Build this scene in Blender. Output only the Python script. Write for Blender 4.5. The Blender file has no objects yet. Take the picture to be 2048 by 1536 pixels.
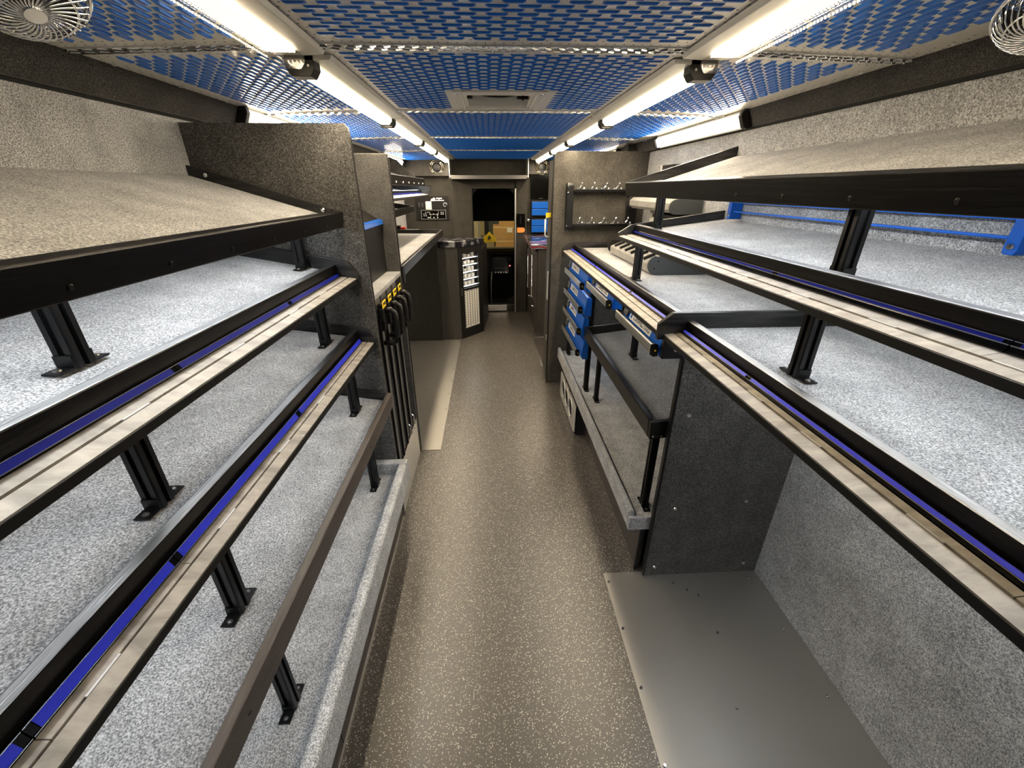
import bpy, bmesh, math, random
from mathutils import Vector, Matrix
random.seed(4)
sc = bpy.context.scene
col = sc.collection
R = math.radians

# ------------------------------------------------------------ camera, world, exposure
cam_d = bpy.data.cameras.new('camera')
cam = bpy.data.objects.new('camera', cam_d)
col.objects.link(cam)
sc.camera = cam
FPX = 829.36
cam_d.sensor_fit = 'HORIZONTAL'
cam_d.sensor_width = 36.0
cam_d.lens = 36.0 * FPX / 2048.0
cam_d.clip_start = 0.02
CAM_Z = 1.72
yaw, pitch, roll = R(2.858), R(25.274), R(-0.136)
cf = Vector((math.sin(yaw) * math.cos(pitch), math.cos(yaw) * math.cos(pitch), -math.sin(pitch)))
cr = Vector((math.cos(yaw), -math.sin(yaw), 0))
cu = cr.cross(cf)
cr2 = cr * math.cos(roll) + cu * math.sin(roll)
cu2 = -cr * math.sin(roll) + cu * math.cos(roll)
cam.matrix_world = Matrix(((cr2.x, cu2.x, -cf.x, 0), (cr2.y, cu2.y, -cf.y, 0), (cr2.z, cu2.z, -cf.z, CAM_Z), (0, 0, 0, 1)))

w = bpy.data.worlds.new('world')
sc.world = w
w.use_nodes = True
w.node_tree.nodes['Background'].inputs[0].default_value = (0.75, 0.82, 1.0, 1)
w.node_tree.nodes['Background'].inputs[1].default_value = 0.05

sc.view_settings.view_transform = 'Standard'
sc.view_settings.look = 'None'
sc.view_settings.exposure = 0.22
sc.view_settings.gamma = 1.0
sc.view_settings.use_curve_mapping = False

LAMP = 80.0      # ceiling and cove lamp lenses
LED = 39.0       # slim cool strips under the shelves


def inview(p, pad=0):
    v = Vector(p) - Vector((0, 0, CAM_Z))
    d = v.dot(cf)
    if d < 0.05:
        return None
    u = 1024 + FPX * v.dot(cr2) / d
    t = 768 - FPX * v.dot(cu2) / d
    if -pad < u < 2048 + pad and -pad < t < 1536 + pad:
        return d
    return None


# ------------------------------------------------------------ materials
M = {}


def new_mat(name):
    m = bpy.data.materials.new(name)
    m.use_nodes = True
    n = m.node_tree.nodes
    return m, n, m.node_tree.links, n['Principled BSDF']


def plain(name, rgb, rough=0.5, metal=0.0, coat=0.0, spec=0.5, alpha=None):
    m, n, l, b = new_mat(name)
    b.inputs['Base Color'].default_value = (*rgb, 1)
    b.inputs['Roughness'].default_value = rough
    b.inputs['Metallic'].default_value = metal
    b.inputs['Coat Weight'].default_value = coat
    b.inputs['Specular IOR Level'].default_value = spec
    M[name] = m
    return m


def tex(n, l, scale=(1, 1, 1)):
    tc = n.new('ShaderNodeTexCoord')
    mp = n.new('ShaderNodeMapping')
    mp.inputs['Scale'].default_value = scale
    l.new(tc.outputs['Object'], mp.inputs['Vector'])
    return mp.outputs['Vector']


def ramp(n, l, fac, stops):
    r = n.new('ShaderNodeValToRGB')
    e = r.color_ramp.elements
    e[0].position, e[0].color = stops[0][0], (*stops[0][1], 1)
    e[1].position, e[1].color = stops[-1][0], (*stops[-1][1], 1)
    for p, c in stops[1:-1]:
        k = e.new(p)
        k.color = (*c, 1)
    l.new(fac, r.inputs[0])
    return r.outputs[0]


def carpet(name, dark, mid, light, scale=210, mottle=.5):
    m, n, l, b = new_mat(name)
    v = tex(n, l)
    a = n.new('ShaderNodeTexNoise')
    a.inputs['Scale'].default_value = scale
    a.inputs['Detail'].default_value = 2.0
    a.inputs['Roughness'].default_value = 0.75
    l.new(v, a.inputs['Vector'])
    c = ramp(n, l, a.outputs['Fac'], [(0.36, dark), (0.5, mid), (0.64, light)])
    big = n.new('ShaderNodeTexNoise')
    big.inputs['Scale'].default_value = 9
    big.inputs['Detail'].default_value = 3
    l.new(v, big.inputs['Vector'])
    med = n.new('ShaderNodeTexNoise')
    med.inputs['Scale'].default_value = 75
    med.inputs['Detail'].default_value = 2
    l.new(v, med.inputs['Vector'])
    av = n.new('ShaderNodeMath')
    av.operation = 'MULTIPLY_ADD'
    l.new(med.outputs['Fac'], av.inputs[0])
    av.inputs[1].default_value = mottle
    l.new(big.outputs['Fac'], av.inputs[2])
    k_ = 0.5 * mottle
    g = ramp(n, l, av.outputs[0], [(0.22 + k_, (0.72, 0.72, 0.72)), (0.78 + k_, (1.2, 1.2, 1.2))])
    mx = n.new('ShaderNodeMix')
    mx.data_type = 'RGBA'
    mx.blend_type = 'MULTIPLY'
    mx.inputs[0].default_value = 1
    l.new(c, mx.inputs[6])
    l.new(g, mx.inputs[7])
    l.new(mx.outputs[2], b.inputs['Base Color'])
    b.inputs['Roughness'].default_value = 0.95
    b.inputs['Specular IOR Level'].default_value = 0.15
    b.inputs['Sheen Weight'].default_value = 0.15
    bp = n.new('ShaderNodeBump')
    bp.inputs['Strength'].default_value = 0.5
    bp.inputs['Distance'].default_value = 0.003
    l.new(a.outputs['Fac'], bp.inputs['Height'])
    l.new(bp.outputs[0], b.inputs['Normal'])
    M[name] = m


def grain(name, dark, light, rough=0.35, axis='y', stretch=14, scale=9, coat=0.0, bump=0.25, spec=0.5):
    m, n, l, b = new_mat(name)
    s = {'y': (stretch, 1, stretch), 'x': (1, stretch, stretch), 'z': (stretch, stretch, 1)}[axis]
    v = tex(n, l, s)
    a = n.new('ShaderNodeTexNoise')
    a.inputs['Scale'].default_value = scale
    a.inputs['Detail'].default_value = 6
    a.inputs['Roughness'].default_value = 0.6
    a.inputs['Distortion'].default_value = 0.6
    l.new(v, a.inputs['Vector'])
    c = ramp(n, l, a.outputs['Fac'], [(0.35, dark), (0.68, light)])
    l.new(c, b.inputs['Base Color'])
    b.inputs['Roughness'].default_value = rough
    b.inputs['Coat Weight'].default_value = coat
    b.inputs['Specular IOR Level'].default_value = spec
    bp = n.new('ShaderNodeBump')
    bp.inputs['Strength'].default_value = bump
    bp.inputs['Distance'].default_value = 0.002
    l.new(a.outputs['Fac'], bp.inputs['Height'])
    l.new(bp.outputs[0], b.inputs['Normal'])
    M[name] = m


def emit(name, rgb, strength):
    m = bpy.data.materials.new(name)
    m.use_nodes = True
    n = m.node_tree.nodes
    n.clear()
    o = n.new('ShaderNodeOutputMaterial')
    e = n.new('ShaderNodeEmission')
    e.inputs[0].default_value = (*rgb, 1)
    e.inputs[1].default_value = strength
    m.node_tree.links.new(e.outputs[0], o.inputs[0])
    M[name] = m
    return m


carpet('carpet_grey', (0.125, 0.128, 0.132), (0.335, 0.338, 0.342), (0.60, 0.605, 0.61), 265, .45)
carpet('carpet_mid', (0.09, 0.086, 0.08), (0.20, 0.19, 0.178), (0.36, 0.35, 0.33), 260)
carpet('carpet_charcoal', (0.026, 0.025, 0.0235), (0.068, 0.065, 0.061), (0.155, 0.149, 0.139), 260, .55)
carpet('felt_charcoal', (0.022, 0.020, 0.017), (0.037, 0.034, 0.029), (0.062, 0.057, 0.049), 230, .5)
carpet('felt_grey', (0.034, 0.031, 0.027), (0.066, 0.061, 0.052), (0.118, 0.109, 0.094), 230, .6)
carpet('carpet_dark', (0.013, 0.012, 0.011), (0.032, 0.030, 0.028), (0.08, 0.076, 0.07), 260)
grain('black_oak', (0.002, 0.002, 0.002), (0.007, 0.006, 0.006), 0.3, 'y', 16, 6, 0.0, 0.3, 0.22)
grain('black_rail', (0.002, 0.002, 0.002), (0.008, 0.007, 0.007), 0.30, 'y', 40, 7, 0.0, 0.7, 0.8)
M['black_rail'].node_tree.nodes['Principled BSDF'].inputs['IOR'].default_value = 2.5
grain('black_oak_cross', (0.005, 0.005, 0.005), (0.035, 0.034, 0.034), 0.35, 'x', 10, 5, 0.0, 0.35, 0.3)
grain('brown_laminate', (0.028, 0.022, 0.02), (0.07, 0.058, 0.052), 0.42, 'y', 20, 10)
grain('charcoal_laminate', (0.034, 0.031, 0.027), (0.062, 0.057, 0.050), 0.38, 'z', 8, 10, 0, 0.05)
grain('dark_laminate', (0.016, 0.0148, 0.013), (0.033, 0.031, 0.0275), 0.3, 'z', 8, 10, 0, 0.03)
grain('pale_wood', (0.22, 0.20, 0.17), (0.42, 0.385, 0.33), 0.5, 'x', 2.5, 11, 0, 0.05)
plain('black_metal', (0.004, 0.004, 0.0045), 0.33, 0.0, 0.0, 0.35)
plain('black_satin', (0.007, 0.0065, 0.006), 0.45, 0, 0, 0.3)
plain('black_gloss', (0.002, 0.002, 0.002), 0.12, 0, 0, 0.25)
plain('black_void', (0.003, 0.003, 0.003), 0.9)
plain('dark_board', (0.05, 0.055, 0.055), 0.6)
plain('chrome', (0.85, 0.86, 0.88), 0.12, 1.0)
plain('aluminium', (0.78, 0.77, 0.74), 0.32, 1.0)
plain('dark_metal', (0.16, 0.155, 0.15), 0.35, 0.8)
plain('brass_trim', (0.62, 0.55, 0.40), 0.25, 1.0)
plain('satin_silver', (0.62, 0.61, 0.58), 0.45, 0.6)
plain('blue_strip', (0.025, 0.04, 0.72), 0.35, 0, 0.0, 0.3)
plain('blue_strip_dark', (0.008, 0.02, 0.42), 0.35, 0, 0.0, 0.2)
plain('blue_paint', (0.003, 0.085, 0.42), 0.34, 0, 0.1, 0.3)
plain('blue_rod', (0.01, 0.16, 0.75), 0.35)
plain('ceiling_blue', (0.005, 0.135, 0.58), 0.4, 0.0, 0.1)
plain('white_plastic', (0.75, 0.73, 0.68), 0.4)
plain('cream', (0.75, 0.66, 0.45), 0.7)
plain('cardboard', (0.42, 0.25, 0.09), 0.8)
plain('tape', (0.6, 0.42, 0.2), 0.4)
plain('yellow', (0.85, 0.58, 0.01), 0.45)
plain('orange', (0.75, 0.27, 0.06), 0.45)
plain('red', (0.7, 0.03, 0.02), 0.4)
plain('ink', (0.01, 0.01, 0.012), 0.6)
plain('white_ink', (0.85, 0.85, 0.85), 0.6)
plain('grey_glass', (0.09, 0.11, 0.10), 0.15)
plain('grey_rubber', (0.03, 0.03, 0.032), 0.7)
plain('lens_plastic', (0.8, 0.8, 0.76), 0.2)
emit('lamp_warm', (1.0, 0.825, 0.585), LAMP)
emit('lamp_side', (1.0, 0.86, 0.58), 2.2)
emit('led_cool', (0.94, 0.975, 1.0), LED)
emit('led_soft', (0.95, 0.975, 1.0), LED * .62)
emit('red_light', (1.0, 0.12, 0.1), 4)
emit('cabinet_led', (0.9, 0.96, 1.0), 30)
emit('garage_fill_lamp', (1.0, 0.86, 0.5), 42)

# ceiling lamp with visible diode rows
m = bpy.data.materials.new('lamp_diodes')
m.use_nodes = True
n, l = m.node_tree.nodes, m.node_tree.links
n.clear()
o = n.new('ShaderNodeOutputMaterial')
e = n.new('ShaderNodeEmission')
e.inputs[0].default_value = (1.0, 0.82, 0.56, 1)
tc = n.new('ShaderNodeTexCoord')
sx = n.new('ShaderNodeSeparateXYZ')
l.new(tc.outputs['Object'], sx.inputs[0])


def mth(op, a, b=None, clamp=False):
    k = n.new('ShaderNodeMath')
    k.operation = op
    k.use_clamp = clamp
    for i, q in enumerate((a, b)):
        if q is None:
            continue
        if hasattr(q, 'is_output'):
            l.new(q, k.inputs[i])
        else:
            k.inputs[i].default_value = q
    return k.outputs[0]


fy = mth('ABSOLUTE', mth('SUBTRACT', mth('FRACT', mth('MULTIPLY', sx.outputs['Y'], 95.0)), 0.5))
fxx = mth('ABSOLUTE', mth('SUBTRACT', mth('FRACT', mth('MULTIPLY', sx.outputs['X'], 85.0)), 0.5))
dd = mth('ADD', mth('MULTIPLY', fy, fy), mth('MULTIPLY', fxx, fxx))
dot = mth('LESS_THAN', dd, 0.11)
l.new(mth('ADD', mth('MULTIPLY', dot, 55.0), 1.6), e.inputs[1])
l.new(e.outputs[0], o.inputs[0])
M['lamp_diodes'] = m

# clear polycarbonate lens
m = bpy.data.materials.new('clear_lens')
m.use_nodes = True
n, l = m.node_tree.nodes, m.node_tree.links
n.clear()
o = n.new('ShaderNodeOutputMaterial')
t = n.new('ShaderNodeBsdfTransparent')
t.inputs[0].default_value = (0.93, 0.92, 0.9, 1)
g = n.new('ShaderNodeBsdfGlossy')
g.inputs['Roughness'].default_value = 0.12
mx = n.new('ShaderNodeMixShader')
mx.inputs[0].default_value = 0.1
l.new(t.outputs[0], mx.inputs[1])
l.new(g.outputs[0], mx.inputs[2])
l.new(mx.outputs[0], o.inputs[0])
M['clear_lens'] = m

# floor rubber with flecks
m, n, l, b = new_mat('floor_rubber')
v = tex(n, l)
vo = n.new('ShaderNodeTexVoronoi')
vo.inputs['Scale'].default_value = 190
l.new(v, vo.inputs['Vector'])
sep = n.new('ShaderNodeSeparateColor')
l.new(vo.outputs['Color'], sep.inputs[0])
k1 = n.new('ShaderNodeMath')
k1.operation = 'MULTIPLY'
l.new(sep.outputs[0], k1.inputs[0])
k1.inputs[1].default_value = 0.42
k2 = n.new('ShaderNodeMath')
k2.operation = 'LESS_THAN'
l.new(vo.outputs['Distance'], k2.inputs[0])
l.new(k1.outputs[0], k2.inputs[1])
mott = n.new('ShaderNodeTexNoise')
mott.inputs['Scale'].default_value = 320
l.new(v, mott.inputs['Vector'])
base = ramp(n, l, mott.outputs['Fac'], [(0.35, (0.034, 0.030, 0.026)), (0.65, (0.092, 0.082, 0.071))])
mix = n.new('ShaderNodeMix')
mix.data_type = 'RGBA'
l.new(k2.outputs[0], mix.inputs[0])
l.new(base, mix.inputs[6])
mix.inputs[7].default_value = (0.50, 0.47, 0.42, 1)
l.new(mix.outputs[2], b.inputs['Base Color'])
b.inputs['Roughness'].default_value = 0.36
b.inputs['Specular IOR Level'].default_value = 0.8
M['floor_rubber'] = m

# brushed steel sheet with cloudy wear
m, n, l, b = new_mat('steel_sheet')
v = tex(n, l)
a = n.new('ShaderNodeTexNoise')
a.inputs['Scale'].default_value = 3.0
a.inputs['Detail'].default_value = 4
l.new(v, a.inputs['Vector'])
rr = n.new('ShaderNodeMapRange')
rr.inputs[3].default_value = 0.38
rr.inputs[4].default_value = 0.52
l.new(a.outputs['Fac'], rr.inputs[0])
l.new(rr.outputs[0], b.inputs['Roughness'])
b.inputs['Metallic'].default_value = 0.85
b.inputs['Base Color'].default_value = (0.40, 0.385, 0.355, 1)
M['steel_sheet'] = m

# ceiling sheet; the dotted version carries rows of punched pin holes
for nm, dots in (('ceiling_sheet', False), ('ceiling_sheet_dotted', True)):
    m, n, l, b = new_mat(nm)
    b.inputs['Metallic'].default_value = 0.25
    b.inputs['Roughness'].default_value = 0.33
    b.inputs['Base Color'].default_value = (0.86, 0.83, 0.77, 1)
    if dots:
        tc = n.new('ShaderNodeTexCoord')
        sx = n.new('ShaderNodeSeparateXYZ')
        l.new(tc.outputs['Object'], sx.inputs[0])
        gy = mth('FLOOR', mth('MULTIPLY', sx.outputs['Y'], 40.0))
        off = mth('MULTIPLY', mth('FRACT', mth('MULTIPLY', gy, 0.5)), 1.0)
        fy = mth('SUBTRACT', mth('FRACT', mth('MULTIPLY', sx.outputs['Y'], 40.0)), 0.5)
        fx = mth('SUBTRACT', mth('FRACT', mth('ADD', mth('MULTIPLY', sx.outputs['X'], 40.0), off)), 0.5)
        d2 = mth('ADD', mth('MULTIPLY', fx, fx), mth('MULTIPLY', fy, fy))
        hole = mth('LESS_THAN', d2, 0.016)
        mix = n.new('ShaderNodeMix')
        mix.data_type = 'RGBA'
        l.new(hole, mix.inputs[0])
        mix.inputs[6].default_value = (0.86, 0.83, 0.77, 1)
        mix.inputs[7].default_value = (0.05, 0.045, 0.04, 1)
        l.new(mix.outputs[2], b.inputs['Base Color'])
    M[nm] = m

# printed counter top: dark blue, white and red swirl
m, n, l, b = new_mat('printed_top')
v = tex(n, l, (3.2, 3.2, 3.2))
wv = n.new('ShaderNodeTexWave')
wv.wave_type = 'RINGS'
wv.inputs['Scale'].default_value = 1.3
wv.inputs['Distortion'].default_value = 6
l.new(v, wv.inputs['Vector'])
c = ramp(n, l, wv.outputs['Fac'], [(0.0, (0.02, 0.02, 0.025)), (0.42, (0.03, 0.035, 0.06)), (0.55, (0.5, 0.5, 0.52)), (0.8, (0.03, 0.035, 0.08)), (1.0, (0.25, 0.03, 0.03))])
l.new(c, b.inputs['Base Color'])
b.inputs['Roughness'].default_value = 0.12
M['printed_top'] = m
m, n, l, b = new_mat('checker_top')
v = tex(n, l, (9, 9, 9))
ck = n.new('ShaderNodeTexNoise')
ck.inputs['Scale'].default_value = 1.4
ck.inputs['Detail'].default_value = 1
l.new(v, ck.inputs['Vector'])
l.new(ramp(n, l, ck.outputs['Fac'], [(0.40, (0.008, 0.008, 0.01)), (0.55, (0.03, 0.03, 0.04)), (0.68, (0.22, 0.22, 0.23))]), b.inputs['Base Color'])
b.inputs['Roughness'].default_value = 0.15
M['checker_top'] = m

# garage wall seen through the windscreen
plain('garage_wall', (0.55, 0.45, 0.24), 0.8)
plain('garage_floor', (0.2, 0.19, 0.17), 0.6)


# ------------------------------------------------------------ mesh builder
OFF = {}


class MB:
    def __init__(self):
        self.v, self.f, self.mi = [], [], []
        self.cur = 0

    def slot(self, i):
        self.cur = i
        return self

    def add(self, vs, fs):
        o = len(self.v)
        self.v += [tuple(p) for p in vs]
        self.f += [tuple(o + i for i in f) for f in fs]
        self.mi += [self.cur] * len(fs)
        return self

    def box(self, x0, x1, y0, y1, z0, z1):
        x0, x1 = min(x0, x1), max(x0, x1)
        y0, y1 = min(y0, y1), max(y0, y1)
        z0, z1 = min(z0, z1), max(z0, z1)
        return self.add([(x0, y0, z0), (x1, y0, z0), (x1, y1, z0), (x0, y1, z0), (x0, y0, z1), (x1, y0, z1), (x1, y1, z1), (x0, y1, z1)],
                        [(0, 3, 2, 1), (4, 5, 6, 7), (0, 1, 5, 4), (1, 2, 6, 5), (2, 3, 7, 6), (3, 0, 4, 7)])

    def _prism(self, a, b):
        k = len(a)
        return self.add(a + b, [tuple(range(k - 1, -1, -1)), tuple(range(k, 2 * k))] + [(i, (i + 1) % k, k + (i + 1) % k, k + i) for i in range(k)])

    def py(self, prof, y0, y1):
        return self._prism([(x, y0, z) for x, z in prof], [(x, y1, z) for x, z in prof])

    def px(self, prof, x0, x1):
        return self._prism([(x0, y, z) for y, z in prof], [(x1, y, z) for y, z in prof])

    def pz(self, prof, z0, z1):
        return self._prism([(x, y, z0) for x, y in prof], [(x, y, z1) for x, y in prof])

    def frame(self, d):
        d = Vector(d).normalized()
        up = Vector((0, 0, 1)) if abs(d.z) < 0.9 else Vector((1, 0, 0))
        a = d.cross(up).normalized()
        return a, a.cross(d).normalized()

    def tube(self, pts, r, n=8, closed=False):
        pts = [Vector(p) for p in pts]
        k = len(pts)
        vs, fs = [], []
        for i, p in enumerate(pts):
            if closed:
                d = pts[(i + 1) % k] - pts[i - 1]
            else:
                d = pts[min(i + 1, k - 1)] - pts[max(i - 1, 0)]
            a, b = self.frame(d)
            for j in range(n):
                t = 2 * math.pi * j / n
                vs.append(p + a * (r * math.cos(t)) + b * (r * math.sin(t)))
        for i in range(k if closed else k - 1):
            i2 = (i + 1) % k
            for j in range(n):
                fs.append((i * n + j, i * n + (j + 1) % n, i2 * n + (j + 1) % n, i2 * n + j))
        if not closed:
            fs.append(tuple(range(n - 1, -1, -1)))
            fs.append(tuple((k - 1) * n + j for j in range(n)))
        return self.add(vs, fs)

    def lathe(self, c, axis, prof, n=24):
        """prof: (radius, distance along axis) list, open ends closed"""
        c = Vector(c)
        ax = Vector(axis).normalized()
        a, b = self.frame(ax)
        vs, fs = [], []
        for r, h in prof:
            for j in range(n):
                t = 2 * math.pi * j / n
                vs.append(c + ax * h + a * (r * math.cos(t)) + b * (r * math.sin(t)))
        for i in range(len(prof) - 1):
            for j in range(n):
                fs.append((i * n + j, i * n + (j + 1) % n, (i + 1) * n + (j + 1) % n, (i + 1) * n + j))
        fs.append(tuple(range(n - 1, -1, -1)))
        fs.append(tuple((len(prof) - 1) * n + j for j in range(n)))
        return self.add(vs, fs)

    def build(self, name, mats, parent=None, bevel=0.0, smooth=False, seg=2):
        off = OFF.get(parent, Vector((0, 0, 0))) if parent else Vector((0, 0, 0))
        me = bpy.data.meshes.new(name)
        me.from_pydata([(x - off.x, y - off.y, z - off.z) for x, y, z in self.v], [], self.f)
        if isinstance(mats, str):
            mats = [mats]
        for q in mats:
            me.materials.append(M[q])
        me.polygons.foreach_set('material_index', self.mi)
        bm = bmesh.new()
        bm.from_mesh(me)
        bmesh.ops.recalc_face_normals(bm, faces=bm.faces)
        bm.to_mesh(me)
        bm.free()
        me.update()
        ob = bpy.data.objects.new(name, me)
        col.objects.link(ob)
        if parent:
            ob.parent = parent
        OFF[ob] = off
        if smooth:
            for p in me.polygons:
                p.use_smooth = True
        if bevel:
            b = ob.modifiers.new('bevel', 'BEVEL')
            b.width = bevel
            b.segments = seg
            b.limit_method = 'ANGLE'
        return ob


def tag(o, label, cat, group=None, kind=None):
    if label:
        o['label'] = label
    if cat:
        o['category'] = cat
    if group:
        o['group'] = group
    if kind:
        o['kind'] = kind
    return o


def thing(name, label, cat, loc, group=None):
    o = bpy.data.objects.new(name, None)
    o.empty_display_size = 0.05
    col.objects.link(o)
    o.location = loc
    OFF[o] = Vector(loc)
    return tag(o, label, cat, group)


def struct(o):
    o['kind'] = 'structure'
    return o


def sroot(name, loc=(0, 0, 0)):
    o = bpy.data.objects.new(name, None)
    o.empty_display_size = 0.05
    col.objects.link(o)
    o.location = loc
    OFF[o] = Vector(loc)
    o['kind'] = 'structure'
    return o


def stuff(o):
    o['kind'] = 'stuff'
    return o


XL, XR = -1.155, 1.27
YR, YF = -0.95, 6.25
ZC = 2.07

# ------------------------------------------------------------ setting: shell
struct(MB().box(XL - .05, XR + .05, YR - .05, YF + .1, -0.05, 0).build('floor', 'floor_rubber'))
struct(MB().box(XL - .05, XL, YR - .05, YF + .1, 0, ZC + .05).build('wall_left', 'carpet_grey'))
struct(MB().box(XR, XR + .05, YR - .05, YF + .1, 0, ZC + .05).build('wall_right', 'carpet_grey'))
struct(MB().box(XL, XR, YR - .05, YR, 0, ZC + .05).build('wall_rear', 'carpet_charcoal'))
# front wall with the doorway to the cab
DX0, DX1, DZ = -.225, .353, 1.717
wf = sroot('wall_front', (0, YF, 0))
MB().box(XL, DX0, YF, YF + .1, 0, ZC + .05).build('panel', 'felt_charcoal', wf)
MB().box(DX1, XR, YF, YF + .1, 0, ZC + .05).build('panel', 'felt_charcoal', wf)
MB().box(DX0, DX1, YF, YF + .1, DZ, ZC + .05).build('panel', 'felt_charcoal', wf)
b = MB()
b.box(-.50, DX0, YF - .03, YF, .0, 1.83)
b.box(DX0, DX1, YF - .03, YF, DZ, 1.83)
b.box(DX1 + .02, .53, YF - .03, YF, .0, 1.83)
b.build('raised_panel', 'felt_charcoal', wf, .003)

# door frame to the cab
d1 = sroot('door_1', (0, YF, 0))
MB().box(DX1, DX1 + .02, YF - .045, YF + .1, 0, DZ).build('door_jamb', 'aluminium', d1, .003)
MB().box(DX0 - .012, DX0, YF - .04, YF + .1, 0, DZ).build('door_jamb', 'black_satin', d1, .002)
b = MB()
for sx_, sg in ((DX0, 1), (DX1, -1)):                       # rounded top corners of the cab opening
    pr = [(sx_, DZ), (sx_ + sg * .12, DZ)] + [(sx_ + sg * (.12 - .12 * math.sin(a)), DZ - .12 + .12 * math.cos(a)) for a in [R(15 * k) for k in range(1, 7)]]
    b.py(pr, YF + .06, YF + .1)
    pr = [(sx_, 0), (sx_ + sg * .10, 0)] + [(sx_ + sg * (.10 - .10 * math.sin(a)), .18 + .10 - .10 * math.cos(a)) for a in [R(15 * k) for k in range(0, 7)]]
    b.py(pr, YF + .06, YF + .1)
b.build('corner_gusset', 'black_satin', d1)
MB().box(DX0, DX1, YF + .02, YF + .10, 0, .10).build('threshold', 'felt_charcoal', d1, .004)
b = MB().box(-.06, .235, YF - .012, YF + .015, .02, .105)
b.build('tread_plate', 'aluminium', d1, .003)
b = MB()
for i in range(10):
    for j in range(3):
        cx, cz = -.045 + i * .029 + (j % 2) * .012, .036 + j * .027
        s = 1 if (i + j) % 2 else -1
        b.py([(cx - .011, cz - .006 * s - .003), (cx + .011, cz + .006 * s - .003), (cx + .011, cz + .006 * s + .003), (cx - .011, cz - .006 * s + .003)], YF - .016, YF - .011)
stuff(b.build('tread_lugs', 'chrome', d1))

# coves along both walls and across the front
struct(MB().py([(-1.097, 2.06), (-1.140, 1.966), (XL, 1.966), (XL, 2.06)], YR, YF - .12).build('trim_1', 'carpet_dark', None, .004))
struct(MB().box(XL, -1.1525, YR, YF - .12, 1.957, 1.9655).build('cove_shade_left', 'black_void'))  # black strip standing in for the shadow line under the left cove
struct(MB().py([(1.215, 2.06), (1.252, 1.982), (XR, 1.982), (XR, 2.06)], YR, YF - .12).build('trim_2', 'carpet_dark', None, .004))
struct(MB().box(1.2545, XR, YR, YF - .12, 1.973, 1.9815).build('cove_shade_right', 'black_void'))  # same painted shadow line below the right cove
t3 = struct(MB().px([(YF - .05, 2.06), (YF - .09, 1.868), (YF, 1.868), (YF, 2.06)], XL, -.50).build('trim_3', 'carpet_dark'))
t4 = struct(MB().px([(YF - .05, 2.06), (YF - .09, 1.89), (YF, 1.89), (YF, 2.06)], .53, XR).build('trim_4', 'carpet_dark'))

# ------------------------------------------------------------ ceiling
ceil = sroot('ceiling', (0.05, 0, ZC))
SEAMS = [YR, -.10 - .0, 1.425, 2.465, 3.63, 4.81, YF]
SEAMS = [YR, .25, 1.425, 2.465, 3.63, 4.81, YF]
LX, RX = -.50, .62                     # lamp lines, where the roof sheets meet


def zc(x):                             # the roof crowns: flat middle, sides fall away
    if x < LX:
        return ZC - (LX - x) * .030
    if x > RX:
        return ZC - (x - RX) * .030
    return ZC


lv_v = [(-.5, -.5, 0), (-.5, .5, 0), (.5, .5, 0), (.5, -.5, 0), (-.36, -.42, 1), (-.36, .30, .8), (.36, .30, .8), (.36, -.42, 1)]
lv_f = [(0, 4, 7, 3), (3, 7, 6, 2), (2, 6, 5, 1), (1, 5, 4, 0), (4, 5, 6, 7)]
LL, LW, LH = .050, .0115, .0042


def louver_verts(c, alongx, tilt):
    out = []
    for x, y, z in lv_v:
        if alongx:
            p = (c[0] + x * LL, c[1] + y * LW, c[2] - z * LH)
        else:
            p = (c[0] - y * LW * 1.2, c[1] + x * LL * 1.08, c[2] - z * LH * 1.3 + tilt * (-y * LW))
        out.append(p)
    return out


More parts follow.
